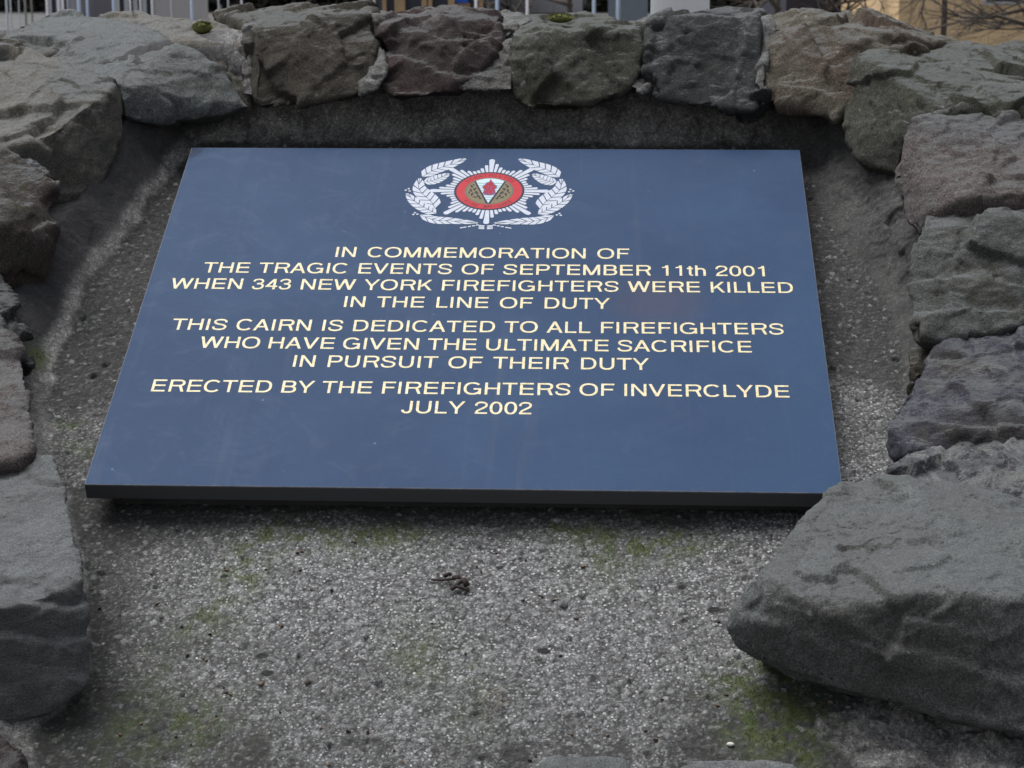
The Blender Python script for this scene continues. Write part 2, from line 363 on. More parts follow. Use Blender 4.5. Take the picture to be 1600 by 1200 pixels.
wall_shade_tone = np.clip(0.45 * rgt * (1 + fbm(p3, 25, 4, 93)) + sstep(0.000, 0.010, sdist + 0.004 * edge_u) * lft * sstep(-0.17, -0.05, v) + 0.10 * sstep(0.0, 0.03, sdist) * (1 - lft), 0, 1)  # shade of the left recess wall painted in; other walls just toned darker
lip = lft * np.exp(-((sdist + 0.006 + 0.003 * edge_u) / 0.006) ** 2) * sstep(-0.26, -0.1, v) * (0.75 + 0.5 * edge_u); lip = np.clip(lip, 0, 1)
XY = PC + np.outer(u, EX) + np.outer(v, EY) + np.outer(h, EN)
nvt = len(XY)
# skirt so that the bed is closed below
idx = np.arange(nvt).reshape(nv, nu)
ring = np.concatenate([idx[0, :], idx[1:, -1], idx[-1, -2::-1], idx[-2:0:-1, 0]])
low = XY[ring].copy(); low[:, 2] = 0.62
q = np.stack([idx[:-1, :-1], idx[:-1, 1:], idx[1:, 1:], idx[1:, :-1]], -1).reshape(-1, 4)
r0 = ring; r1 = np.roll(ring, -1); l0 = nvt + np.arange(len(ring)); l1 = np.roll(l0, -1)
q = np.vstack([q, np.stack([r0, l0, l1, r1], 1)])
me = bpy.data.meshes.new('concrete_bed')
co = np.vstack([XY, low]); me.vertices.add(len(co)); me.vertices.foreach_set('co', co.ravel())
me.loops.add(len(q) * 4); me.loops.foreach_set('vertex_index', q.ravel().astype(np.int32)); me.polygons.add(len(q))
me.polygons.foreach_set('loop_start', np.arange(0, len(q) * 4, 4, dtype=np.int32)); me.update(calc_edges=True)
pad = lambda a, x=0.0: np.concatenate([a, np.full(len(ring), x)]).astype(np.float32)
for nm, arr in (('tint', pad(tint * rc)), ('moss', pad(moss)), ('grime_shade', pad(grime_shade, 1)), ('smoothm', pad(smooth_mask, 1)), ('spots', pad(spots)), ('wall_shade_tone', pad(wall_shade_tone)), ('lip', pad(lip))):
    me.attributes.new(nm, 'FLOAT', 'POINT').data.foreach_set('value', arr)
s = NT('roughcast_and_mortar'); vv = s.coord()
fine = s.noise(vv, 700, 4, 0.7); mid = s.noise(vv, 120, 5, 0.7); big = s.noise(vv, 14, 5, 0.6, 0.3)
tin = s.attr('tint'); gr = s.attr('grime_shade')
chips = s.n('ShaderNodeTexVoronoi'); chips.inputs['Scale'].default_value = 400; wv_ = s.n('ShaderNodeVectorMath', operation='ADD'); s.l(vv, wv_.inputs[0])
nz_ = s.n('ShaderNodeTexNoise'); nz_.inputs['Scale'].default_value = 500; s.l(vv, nz_.inputs['Vector']); sc_ = s.n('ShaderNodeVectorMath', operation='SCALE'); s.l(nz_.outputs['Color'], sc_.inputs[0]); sc_.inputs['Scale'].default_value = 0.0022; s.l(sc_.outputs[0], wv_.inputs[1]); s.l(wv_.outputs[0], chips.inputs['Vector'])
cr_ = s.ramp(chips.outputs['Color'], [(0.15, (0.055, 0.053, 0.052)), (0.45, (0.14, 0.137, 0.135)), (0.65, (0.27, 0.267, 0.262)), (0.9, (0.55, 0.54, 0.525))])
cr_ = s.mix(s.ramp(chips.outputs['Distance'], [(0.30, 0.0), (0.55, 0.95)]), cr_, (0.040, 0.038, 0.037))
base = s.mix(s.ramp(mid, [(0.4, 0.0), (0.7, 0.45)]), cr_, s.mix(mid, (0.10, 0.098, 0.095), (0.38, 0.375, 0.37)))
peb = s.ramp(tin, [(0.0, (0.10, 0.097, 0.095)), (0.35, (0.19, 0.185, 0.178)), (0.75, (0.31, 0.305, 0.30)), (1.0, (0.50, 0.49, 0.475))])
c = s.mix(s.math('MULTIPLY', s.ramp(tin, [(0.05, 0.0), (0.2, 1.0)]), 0.45), base, peb)
c = s.mix(1.0, c, s.ramp(fine, [(0.30, 0.45), (0.5, 1.0), (0.72, 1.7)]), 'MULTIPLY')
# dirt film with painted shade: darkest in the hollows between the chips
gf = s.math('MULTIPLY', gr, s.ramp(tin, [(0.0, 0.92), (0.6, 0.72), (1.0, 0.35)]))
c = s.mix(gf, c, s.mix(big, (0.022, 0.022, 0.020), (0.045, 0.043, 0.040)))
# trowelled mortar of the fillet and walls
ms = s.mix(s.ramp(s.noise(vv, 26, 7, 0.75, 0.1), [(0.36, 0.0), (0.66, 1.0)]), (0.080, 0.076, 0.074), (0.23, 0.22, 0.208))
lime = s.ramp(s.noise(vv, 38, 9, 0.85, 0.1), [(0.50, 0.0), (0.62, 0.85)])
ms = s.mix(lime, ms, (0.30, 0.285, 0.26))
ms = s.mix(1.0, ms, s.ramp(fine, [(0.3, 0.35), (0.7, 1.7)]), 'MULTIPLY')
ms = s.mix(1.0, ms, s.ramp(chips.outputs['Color'], [(0.0, 0.65), (0.6, 1.0), (1.0, 1.6)]), 'MULTIPLY')
ms = s.mix(s.math('MULTIPLY', s.attr('wall_shade_tone'), 0.88), ms, s.mix(big, (0.016, 0.016, 0.017), (0.045, 0.043, 0.045)))  # mortar darkened by the painted wall shade
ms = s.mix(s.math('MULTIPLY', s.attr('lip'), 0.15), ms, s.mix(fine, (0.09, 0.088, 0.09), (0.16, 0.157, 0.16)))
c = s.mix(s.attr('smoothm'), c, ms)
mossc = s.mix(fine, (0.03, 0.042, 0.010), (0.10, 0.13, 0.035))
c = s.mix(s.math('MULTIPLY', s.attr('moss'), s.ramp(s.noise(vv, 260, 3, 0.7), [(0.3, 0.35), (0.6, 0.9)])), c, mossc)
c = s.mix(s.ramp(s.math('ADD', s.attr('spots'), s.math('MULTIPLY', s.math('SUBTRACT', fine, 0.5), 0.9)), [(0.50, 0.0), (0.60, 0.9)]), c, (0.015, 0.014, 0.014))
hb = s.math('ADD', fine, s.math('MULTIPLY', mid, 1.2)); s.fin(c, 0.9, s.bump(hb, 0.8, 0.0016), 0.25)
wn = get_no(me); cw = get_co(me); am = np.concatenate([np.maximum(smooth_mask, sstep(0.0, 0.03, sdist)), np.zeros(len(ring))])
k_ = am > 0.02; dd = np.zeros(len(cw)); dd[k_] = 0.24 * facets(cw[k_] + 0.005 * np.stack([fbm(cw[k_], 50, 3, 61 + q_) for q_ in range(3)], 1), 0.024, 5) + 0.0045 * fbm(cw[k_], 40, 4, 66, 0.6) + 0.0016 * fbm(cw[k_], 240, 2, 67)
lf_ = np.concatenate([lft, np.zeros(len(ring))]); dd *= 1 - 0.85 * lf_
set_co(me, cw + wn * (dd * am)[:, None])
bed = link('concrete_slope', me, s.m, cairn, True); bed['label'] = 'roughcast concrete slope with pale chips, dark dirt and patches of moss'

# --- masonry core and outer courses (out of frame, for the cairn's whole shape)
vs = []; fs = []; ns_, nz = 48, 8
for k in range(nz):
    z = 0.98 * k / (nz - 1) - 0.05
    for j in range(ns_):
        a = 2 * math.pi * j / ns_; r = 0.62 - 0.16 * (k / (nz - 1)) + 0.015 * math.sin(5 * a + k)
        vs.append((r * math.cos(a) * 1.02, -0.11 + r * math.sin(a), z * (0.84 if math.sin(a) < 0 else 1)))
for k in range(nz - 1):
    for j in range(ns_):
        a, b = k * ns_ + j, k * ns_ + (j + 1) % ns_; fs.append((a, b, b + ns_, a + ns_))
fs.append([(nz - 1) * ns_ + j for j in range(ns_)])
me = bpy.data.meshes.new('mortar_core'); me.from_pydata(vs, [], fs); link('mortar_core', me, M['mortar'], cairn)
rng = random.Random(5)
for k in range(5):
    z = 0.05 + 0.165 * k; n = 17 - k
    for j in range(n):
        a = 2 * math.pi * (j + 0.5 * (k % 2)) / n + rng.uniform(-.04, .04); r = 0.64 - 0.028 * k
        if k == 4 and math.sin(a) < -0.3: continue
        bm = bmesh.new(); bmesh.ops.create_icosphere(bm, subdivisions=3, radius=1)
        sx, sy, sz = rng.uniform(.11, .135), rng.uniform(.09, .12), rng.uniform(.078, .092); s0 = rng.random() * 50
        for vv_ in bm.verts:
            q = vv_.co; m = max(abs(q.x), abs(q.y), abs(q.z)); q = q * (0.45 + 0.5 / m)
            vv_.co = (q.x * sx, q.y * sy, q.z * sz)
        me = bpy.data.meshes.new('stone'); bm.to_mesh(me); bm.free()
        co = get_co(me); co *= (1 + 0.16 * fbm(co + s0, 9, 3, 3) + 0.05 * fbm(co + s0, 40, 2, 8))[:, None]; set_co(me, co)
        o = link('stone', me, M[rng.choice(['green', 'brown', 'red', 'dark', 'grain', 'rose', 'buff'])], cairn, True)
        o.location = (r * math.cos(a) * 1.02, -0.11 + r * math.sin(a), z); o.rotation_euler = (rng.uniform(-.1, .1), rng.uniform(-.1, .1), a + math.pi / 2)

# --- stones seen in the photograph
TD = -0.038
rock([(330, 12, .55), (400, 3, .55), (480, 1, .55), (570, 3, .5), (588, 12, .46), (398, 40, .33), (420, 34, .33), (480, 27, .34), (583, 13, .36), (395, 150, .30), (402, 168, .30), (470, 161, .29), (550, 147, .29), (586, 130, .30), (588, 60, .33)], 'brown', dy=TD, dz=0.0035, pc=54, push=(0, .08, -.01), facet=.30, cell=.045)
rock([(592, 12, .48), (640, 8, .5), (700, 10, .5), (780, 17, .46), (597, 35, .35), (645, 43, .33), (685, 30, .35), (750, 16, .38), (785, 22, .36), (592, 135, .30), (612, 147, .29), (700, 141, .29), (750, 110, .305), (789, 62, .34)], 'red', dy=TD, dz=0.0035, pc=54, push=(0, .08, -.01), facet=.34, cell=.045, strata=((.3, .2, 1), .03, .004))
rock([(800, 20, .46), (850, 16, .48), (910, 17, .48), (1003, 27, .42), (797, 48, .34), (850, 40, .33), (960, 42, .33), (1004, 38, .35), (797, 110, .31), (803, 150, .3), (830, 166, .29), (930, 156, .29), (985, 133, .3), (1005, 105, .31)], 'olive', dy=TD, dz=0.0035, pc=54, push=(0, .08, -.01), facet=.26, cell=.05, rough=.006)
rock([(1013, 18, .46), (1050, 13, .48), (1120, 11, .48), (1195, 12, .48), (1011, 28, .36), (1080, 20, .36), (1188, 20, .37), (1013, 125, .3), (1030, 150, .29), (1065, 162, .29), (1150, 158, .29), (1175, 172, .28), (1190, 165, .29), (1192, 60, .34)], 'dark', dy=TD, dz=0.0035, pc=54, push=(0, .08, -.01), facet=.36, cell=.06)
rock([(1200, 22, .5), (1240, 7, .52), (1300, 12, .5), (1360, 18, .5), (1440, 38, .5), (1500, 60, .48), (1530, 76, .45), (1198, 42, .35), (1260, 27, .36), (1330, 33, .35), (1400, 50, .34), (1470, 62, .38), (1198, 150, .29), (1230, 167, .28), (1310, 181, .26), (1345, 150, .27), (1395, 88, .32)], 'buff', dy=TD + .01, dz=0.0035, pc=54, push=(.02, .07, -.01), facet=.3, cell=.06, strata=((.25, 0, 1), .035, .006), label='buff and rusty stone with split ledges, right of the dark coping stone')
rock([(1400, 64, .36), (1450, 62, .39), (1530, 79, .44), (1560, 95, .40), (1480, 96, .33), (1395, 90, .30), (1390, 150, .28), (1500, 150, .3)], 'crust', dy=TD + .03, push=(.02, .06, -.04), cell=.04)
rock([(150, 17, .62), (200, 12, .62), (270, 30, .50), (385, 37, .40), (285, 60, .37), (340, 64, .36), (388, 62, .35), (392, 165, .33), (350, 175, .33), (340, 100, .35), (250, 100, .40)], 'pale', dy=TD, dz=0.0035, pc=54, push=(0, .06, -.02), facet=.2, cell=.05)
rock([(0, 46, .55), (40, 30, .6), (75, 12, .62), (110, 12, .62), (150, 18, .6), (240, 42, .45), (280, 62, .36), (272, 75, .34), (245, 105, .30), (215, 130, .27), (185, 127, .27), (90, 88, .36), (-30, 55, .5), (345, 98, .33), (390, 162, .31), (345, 178, .3), (250, 189, .28), (195, 180, .26), (190, 150, .26)], 'green', dy=TD, dz=0.0035, pc=54, push=(0, .06, -.02), vox=.0028, facet=.16, cell=.09, rough=.003, label='broad grey green boulder with smooth top at the upper left of the recess')
rock([(-60, 80, .33), (0, 75, .33), (90, 92, .30), (150, 112, .26), (182, 130, .22), (165, 150, .19), (120, 175, .15), (85, 205, .12), (50, 218, .11), (0, 232, .10), (-60, 232, .1), (150, 300, .16), (120, 330, .15), (70, 300, .12), (0, 250, .10), (190, 145, .23), (185, 210, .21), (160, 290, .18)], 'pale', push=(-.03, .05, -.05), vox=.0028, facet=.3, cell=.06, label='pale weathered boulder with mossy underside at the upper left edge')
rock([(-60, 240, .12), (0, 238, .12), (50, 250, .12), (88, 282, .10), (78, 310, .09), (72, 365, .06), (40, 378, .04), (0, 352, .03), (-60, 350, .03), (75, 390, .06), (65, 440, .06), (45, 462, .05), (20, 474, .04), (-60, 470, .03)], 'mossy', dy=-.032, pc=30, push=(-.06, .04, -.05), facet=.34, cell=.045)
rock([(-60, 270, .115), (0, 262, .112), (40, 290, .098), (70, 330, .075), (72, 366, .056), (40, 379, .036), (0, 353, .026), (-60, 351, .026)], 'green', dy=-.025, push=(-.03, .01, -.025), facet=.2, cell=.04)
rock([(-30, 238, .128), (20, 236, .124), (55, 250, .116), (92, 282, .098), (84, 310, .088), (50, 300, .095), (0, 285, .1), (-30, 285, .1)], 'crust', dy=-.025, push=(-.02, .02, -.02), facet=.3, cell=.03)
rock([(0, 413, .03), (12, 430, .02), (38, 510, -.04), (50, 572, -.085), (20, 540, -.07), (-60, 500, -.05), (-60, 413, .03)], 'dark', dy=-.025, push=(-.04, .03, -.06), cell=.04)
rock([(-80, 500, -.04), (0, 505, -.045), (22, 530, -.07), (42, 572, -.105), (50, 640, -.165), (52, 700, -.205), (42, 720, -.215), (0, 726, -.215), (-80, 726, -.215)], 'rose', dy=-.025, push=(-.03, .03, -.07), facet=.25, cell=.05, label='rough pinkish stone above the pale block on the left edge')
rock([(85, 713, -.23), (0, 730, -.22), (-90, 735, -.22), (103, 760, -.27), (116, 830, -.34), (130, 905, -.395), (129, 926, -.40), (90, 925, -.415), (60, 938, -.42), (0, 952, -.43), (-90, 955, -.43), (137, 1000, -.41), (137, 1070, -.42), (85, 1112, -.43), (30, 1130, -.43), (-90, 1135, -.43)], 'grain', push=(-.04, .06, -.05), vox=.0026, facet=.07, cell=.07, rough=.003, strata=((-.15, .2, 1), .035, .004), label='large pale grained block at the lower left, its front face dark')
rock([(-60, 1150, -.45), (0, 1142, -.45), (35, 1165, -.46), (45, 1230, -.48), (20, 1290, -.52), (-60, 1290, -.52)], 'red', push=(-.03, .04, -.08), cell=.04)
rock([(-80, 44, .55), (20, 46, .52), (60, 60, .48), (90, 90, .40), (0, 84, .38), (-80, 84, .38), (0, 120, .34), (-80, 120, .34)], 'brown', dy=-.03, push=(0, .05, -.04))
# right side
rock([(1340, 92, .24), (1375, 83, .27), (1480, 92, .32), (1545, 73, .42), (1600, 68, .45), (1720, 75, .45), (1385, 112, .2), (1430, 142, .17), (1470, 166, .15), (1510, 170, .16), (1600, 160, .18), (1720, 165, .18), (1326, 170, .22), (1325, 220, .2), (1345, 252, .18), (1395, 272, .15), (1420, 205, .14), (1460, 187, .145), (1600, 180, .17), (1720, 185, .17)], 'olive', push=(.03, .05, -.04), vox=.0028, facet=.24, cell=.06, label='big wedge shaped olive grey stone at the upper right corner of the recess')
rock([(1422, 190, .13), (1450, 183, .15), (1530, 175, .17), (1600, 168, .18), (1720, 170, .18), (1410, 240, .10), (1450, 264, .07), (1540, 272, .07), (1600, 257, .08), (1720, 255, .08), (1400, 275, .09), (1404, 340, .06), (1428, 375, .035), (1446, 330, .035), (1500, 310, .03), (1600, 292, .04), (1720, 292, .04)], 'rose', push=(.04, .05, -.05), facet=.26, cell=.05, label='rose grey stone between the olive wedge and the sage block on the right')
rock([(1446, 335, .04), (1500, 313, .06), (1600, 292, .09), (1720, 290, .09), (1438, 352, .02), (1500, 347, .01), (1600, 350, .02), (1720, 350, .02), (1425, 400, 0), (1420, 460, -.03), (1428, 525, -.07), (1470, 533, -.075), (1530, 505, -.06), (1600, 485, -.05), (1720, 480, -.05)], 'sage', push=(.04, .05, -.05), vox=.0028, facet=.26, cell=.055, strata=((0, .4, 1), .05, .004), label='sage green block with a flat cracked face halfway up the right side')
rock([(1420, 540, -.05), (1452, 545, -.055), (1446, 582, -.075), (1425, 604, -.085), (1416, 585, -.08)], 'brown', push=(.01, .02, -.04), vox=.0022, cell=.03)
rock([(1455, 545, -.075), (1480, 530, -.07), (1600, 508, -.065), (1720, 505, -.065), (1428, 592, -.105), (1385, 650, -.145), (1380, 665, -.155), (1470, 657, -.165), (1510, 642, -.16), (1600, 642, -.16), (1720, 642, -.16), (1380, 692, -.155), (1396, 722, -.165), (1430, 707, -.178), (1510, 672, -.175), (1600, 702, -.18), (1720, 702, -.18)], 'violet', push=(.04, .05, -.05), facet=.25, cell=.06, strata=((.1, .3, 1), .02, .0025), label='violet grey slab with white patches above the large boulder on the right')
rock([(1388, 742, -.185), (1450, 692, -.17), (1500, 676, -.165), (1600, 702, -.185), (1720, 702, -.185), (1600, 805, -.26), (1720, 805, -.26), (1480, 765, -.23), (1410, 755, -.20)], 'crust', push=(.03, .04, -.06), facet=.25, cell=.05)
rock([(1390, 741, -.24), (1340, 748, -.25), (1300, 763, -.265), (1275, 788, -.29), (1248, 830, -.32), (1180, 893, -.37), (1480, 765, -.25), (1560, 790, -.26), (1720, 805, -.27), (1240, 930, -.41), (1300, 962, -.43), (1370, 942, -.43), (1440, 930, -.43), (1600, 940, -.435), (1740, 940, -.435), (1166, 940, -.385), (1138, 980, -.385), (1152, 1012, -.385), (1250, 1058, -.41), (1330, 1078, -.42), (1420, 1096, -.43), (1500, 1122, -.44), (1600, 1142, -.45), (1740, 1145, -.45)], 'green', push=(.05, .07, -.05), vox=.0021, facet=.12, cell=.075, rough=.003, pc=30, strata=((.15, -.3, 1), .045, .003), label='largest grey green boulder, overlapping the lower right corner of the plaque')
# bottom edge
rock([(843, 1200, -.462), (862, 1180, -.455), (975, 1182, -.455), (988, 1200, -.462), (990, 1330, -.54), (840, 1330, -.54)], 'green', dy=-.012, facet=.1, push=(0, .03, -.06), cell=.05)
rock([(1050, 1202, -.462), (1080, 1185, -.455), (1215, 1184, -.455), (1252, 1202, -.465), (1250, 1330, -.54), (1050, 1330, -.54)], 'grain', dy=-.012, facet=.1, push=(0, .03, -.06), cell=.05)
# joint mortar between the coping stones
def joint(pts, dy=TD): return rock(pts, 'mortar', name='mortar_joint', dy=dy, push=(0, .04, 0), vox=.002, facet=.3, cell=.02, rough=.003, fine=.002)
joint([(590, 62, .345), (578, 78, .34), (556, 128, .303), (562, 149, .293), (590, 141, .293), (604, 116, .30), (600, 90, .32)])
joint([(800, 62, .34), (786, 66, .34), (750, 108, .312), (712, 138, .293), (760, 143, .293), (801, 140, .293)])
joint([(1203, 25, .40), (1188, 40, .38), (1180, 130, .30), (1193, 147, .293), (1204, 80, .335)])
joint([(985, 135, .30), (1010, 108, .32), (1016, 140, .30), (1003, 147, .293)])
for jx, jt in ((392, 42), (590, 24), (794, 40), (1008, 34), (1197, 30)):
    joint([(jx - 14, jt, .375), (jx + 14, jt - 2, .375), (jx + 16, 150, .32), (jx - 16, 150, .32), (jx, jt - 6, .42)])
joint([(781, 17, .46), (812, 21, .46), (832, 32, .39), (797, 46, .37), (790, 60, .36)])

# ------------------------------------------------------------------ the plaque
R_pl = Matrix(((1, 0, 0, 0), (0, EY[1], EN[1], 0), (0, EY[2], EN[2], 0), (0, 0, 0, 1)))
plaque = empty('memorial_plaque', (0, 0, 0), 'blue memorial plaque with gilt capitals and a red and silver crest', 'plaque')
plaque.matrix_world = Matrix.Translation(Vector(PC)) @ R_pl
HW, HH_ = 0.3, 0.2558; TH = 0.0150
bm = bmesh.new(); bmesh.ops.create_cube(bm, size=1)
for x in bm.verts: x.co = (x.co.x * 2 * HW, x.co.y * 2 * HH_, (x.co.z - 0.5) * TH)
bmesh.ops.bevel(bm, geom=[e for e in bm.edges], offset=0.0010, segments=2, affect='EDGES', profile=0.5)
me = bpy.data.meshes.new('slab'); bm.to_mesh(me); bm.free()
s = NT('honed_blue_granite'); vv = s.coord(); n1 = s.noise(vv, 5.0, 8, 0.62, 0.3); n2 = s.noise(vv, 900, 2, 0.7)
c = s.mix(s.ramp(n1, [(0.38, 0.0), (0.62, 1.0)]), (0.015, 0.038, 0.090), (0.020, 0.048, 0.106)); c = s.mix(1.0, c, s.ramp(n2, [(0.3, 0.85), (0.7, 1.15)]), 'MULTIPLY')
vo = s.n('ShaderNodeTexVoronoi'); vo.inputs['Scale'].default_value = 55; s.l(vv, vo.inputs['Vector'])
fleck = s.math('MULTIPLY', s.ramp(vo.outputs['Distance'], [(0.035, 1.0), (0.07, 0.0)]), s.ramp(vo.outputs['Color'], [(0.62, 0.0), (0.8, 0.4)]))
c = s.mix(fleck, c, (0.25, 0.30, 0.38))
dust = s.noise(vv, 24, 9, 0.8, 0.8); c = s.mix(s.math('MULTIPLY', s.ramp(dust, [(0.50, 0.0), (0.80, 1.0)]), 0.16), c, (0.16, 0.17, 0.19))
run_ = s.noise(s.coord((60, 2.2, 1)), 1.0, 5, 0.6); c = s.mix(s.math('MULTIPLY', s.ramp(run_, [(0.58, 0.0), (0.72, 1.0)]), 0.14), c, (0.10, 0.11, 0.13))
# dark corner and a faint brownish smudge
def local_blob(cx, cy, rx, ry, soft, wob):
    sx = s.n('ShaderNodeSeparateXYZ'); s.l(vv, sx.inputs[0])
    a = s.math('POWER', s.math('DIVIDE', s.math('SUBTRACT', sx.outputs[0], cx), rx), 2); b = s.math('POWER', s.math('DIVIDE', s.math('SUBTRACT', sx.outputs[1], cy), ry), 2)
    d = s.math('ADD', s.math('ADD', a, b), s.math('MULTIPLY', s.math('SUBTRACT', s.noise(vv, 40, 4), 0.5), wob))
    return s.ramp(d, [(max(0, 1 - soft), 1.0), (1.0, 0.0)])
c = s.mix(s.math('MULTIPLY', local_blob(-0.302, 0.258, 0.017, 0.024, 0.08, 0.9), 0.75), c, (0.012, 0.020, 0.05))
c = s.mix(s.math('MULTIPLY', local_blob(0.158, 0.0, 0.05, 0.045, 0.9, 0.5), 0.35), c, (0.07, 0.05, 0.06))
edge = s.n('ShaderNodeNewGeometry'); tc = s.n('ShaderNodeTexCoord'); sn = s.n('ShaderNodeSeparateXYZ'); s.l(tc.outputs['Normal'], sn.inputs[0])
c = s.mix(s.ramp(sn.outputs[2], [(0.3, 1.0), (0.5, 0.0)]), c, (0.065, 0.065, 0.068))
c = s.mix(s.math('MULTIPLY', s.math('MULTIPLY', s.ramp(sn.outputs[2], [(0.25, 0.0), (0.4, 1.0)]), s.ramp(sn.outputs[2], [(0.90, 1.0), (0.985, 0.0)])), s.ramp(s.noise(vv, 70, 6, 0.8), [(0.35, 0.3), (0.6, 1.0)])), c, (0.16, 0.16, 0.165))
s.fin(c, s.ramp(dust, [(0.3, 0.55), (0.7, 0.75)]), s.bump(n2, 0.06, 0.0003), 0.16)
slab = link('slab', me, s.m, plaque)
bm = bmesh.new(); bmesh.ops.create_cube(bm, size=1)
for x in bm.verts: x.co = (x.co.x * 0.574 + 0.004, x.co.y * 0.486, x.co.z * 0.022 - TH - 0.0111)
me = bpy.data.meshes.new('bedding_mortar'); bm.to_mesh(me); bm.free(); link('bedding_mortar', me, plain('dark_bedding_mortar', (0.05, 0.048, 0.045), 0.95, 0.5, 60), plaque)

# letter shapes of a plain grotesque, drawn as strokes; em units, capitals .718 high
CAPH, SV, TH_ = 0.718, 0.104, 0.091
def q_ribbon(C_, wd):
    n = len(C_); L_, R_ = [], []
    for i in range(n):
        a, b = np.array(C_[max(i - 1, 0)]), np.array(C_[min(i + 1, n - 1)]); d = (b - a) / np.linalg.norm(b - a); m = np.array([-d[1], d[0]]) * wd / 2
        L_.append(tuple(np.array(C_[i]) + m)); R_.append(tuple(np.array(C_[i]) - m))
    return [(R_[i], R_[i + 1], L_[i + 1], L_[i]) for i in range(n - 1)]
def V(x, y0=0, y1=CAPH): return [((x, y0), (x + SV, y0), (x + SV, y1), (x, y1))]
def HB(x0, x1, y): return [((x0, y), (x1, y), (x1, y + TH_), (x0, y + TH_))]
def D(xb, xt, y0=0, y1=CAPH, w_=0.112): return [((xb, y0), (xb + w_, y0), (xt + w_, y1), (xt, y1))]
def EL(cx, cy, rx, ry, a0=0, a1=360):
    n = max(6, int(abs(a1 - a0) / 12)); out = []; pr = None; e = 0.88
    for i in range(n + 1):
        t = math.radians(a0 + (a1 - a0) * i / n); c_, s_ = math.cos(t), math.sin(t); c_ = math.copysign(abs(c_) ** e, c_); s_ = math.copysign(abs(s_) ** e, s_)
        cur = ((cx + (rx - SV) * c_, cy + (ry - TH_) * s_), (cx + rx * c_, cy + ry * s_))
        if pr: out.append((pr[0], pr[1], cur[1], cur[0]))
        pr = cur
    return out
def SP(P_, wd=0.092): return q_ribbon(spline(P_, 6 * (len(P_) - 1)), wd)
def spline(P_, n):
    P_ = [np.array(p, float) for p in P_]; Q = [2 * P_[0] - P_[1]] + P_ + [2 * P_[-1] - P_[-2]]; out = []
    for i in range(n + 1):
        t = i / n * (len(P_) - 1); k = min(int(t), len(P_) - 2); t -= k; a, b, c_, d = Q[k:k + 4]
        out.append(0.5 * (2 * b + (c_ - a) * t + (2 * a - 5 * b + 4 * c_ - d) * t * t + (3 * b - a - 3 * c_ + d) * t ** 3))
    return out
T0 = CAPH - TH_
GL = {' ': (.34, []), 'I': (.278, [V(.09)]), 'N': (.722, [V(.076), V(.548), D(.531, .076, w_=.115)]), 'C': (.722, [EL(.375, .359, .332, .372, 40, 320)]), 'O': (.778, [EL(.389, .359, .352, .372)]),
 'M': (.833, [V(.073), V(.662), D(.358, .073, w_=.118), D(.358, .642, w_=.118)]), 'E': (.667, [V(.086), HB(.086, .616, 0), HB(.086, .595, .325), HB(.086, .610, T0)]),
 'R': (.722, [V(.093), HB(.093, .45, T0), HB(.093, .45, .310), EL(.45, .514, .235, .204, -90, 90), D(.575, .46, 0, .33, .112)]),
 'A': (.667, [D(.014, .278), D(.541, .277), HB(.14, .53, .19)]), 'T': (.611, [HB(.021, .590, T0), V(.2565)]), 'F': (.611, [V(.086), HB(.086, .583, T0), HB(.086, .54, .320)]),
 'H': (.722, [V(.077), V(.547), HB(.077, .645, .325)]), 'G': (.778, [EL(.385, .359, .345, .372, 40, 325), HB(.42, .707, .285), V(.609, .02, .33)]),
 'S': (.667, [SP([(.572, .50), (.552, .60), (.46, .66), (.33, .674), (.2, .65), (.127, .58), (.125, .50), (.19, .425), (.33, .375), (.48, .325), (.562, .255), (.562, .165), (.49, .075), (.34, .040), (.20, .060), (.115, .12), (.092, .225)])]),
 'V': (.667, [D(.28, .02), D(.275, .535)]), 'P': (.667, [V(.086), HB(.086, .41, T0), HB(.086, .41, .285), EL(.41, .5015, .225, .2165, -90, 90)]),
 'B': (.667, [V(.079), HB(.079, .40, 0), HB(.079, .39, .325), HB(.079, .39, T0), EL(.39, .5215, .215, .1965, -90, 90), EL(.40, .2055, .235, .2055, -90, 90)]),
 'W': (.944, [D(.20, .02), D(.195, .416), D(.637, .416), D(.632, .812)]), 'K': (.667, [V(.08), D(.13, .50, .25, CAPH, .13), D(.53, .25, 0, .44, .125)]), 'L': (.556, [V(.08), HB(.08, .53, 0)]),
 'D': (.722, [V(.081), HB(.081, .36, 0), HB(.081, .36, T0), EL(.36, .359, .315, .359, -90, 90)]), 'U': (.722, [V(.079, .25), V(.545, .25), EL(.361, .26, .282, .275, 180, 360)]),
 'Y': (.667, [V(.2845, 0, .30), D(.2775, .014, .27), D(.2775, .541, .27)]), 'J': (.500, [V(.33, .2), EL(.225, .215, .203, .23, 185, 360)]), '0': (.556, [EL(.278, .353, .24, .365)]),
 '1': (.556, [V(.262, 0, .71), SP([(.11, .555), (.21, .575), (.26, .62), (.29, .70)], .075)]),
 '2': (.556, [SP([(.075, .47), (.09, .57), (.17, .65), (.28, .67), (.40, .64), (.465, .56), (.46, .46), (.40, .38), (.28, .29), (.15, .19), (.09, .06)]), HB(.045, .51, 0)]),
 '3': (.556, [SP([(.078, .52), (.12, .62), (.26, .672), (.39, .645), (.445, .56), (.425, .46), (.35, .395), (.22, .378)], .088), SP([(.22, .372), (.38, .355), (.468, .27), (.46, .15), (.39, .06), (.26, .033), (.13, .065), (.07, .195)], .09)]),
 '4': (.556, [V(.335, 0, .7), HB(.03, .52, .155), D(.03, .315, .18, .70, .11)]), 't': (.278, [V(.09, .09, .66), HB(.015, .26, .455), SP([(.139, .11), (.155, .055), (.20, .042), (.262, .045)], .08)]),
 'h': (.556, [V(.07), V(.40, 0, .36), EL(.284, .33, .214, .215, 0, 180)])}
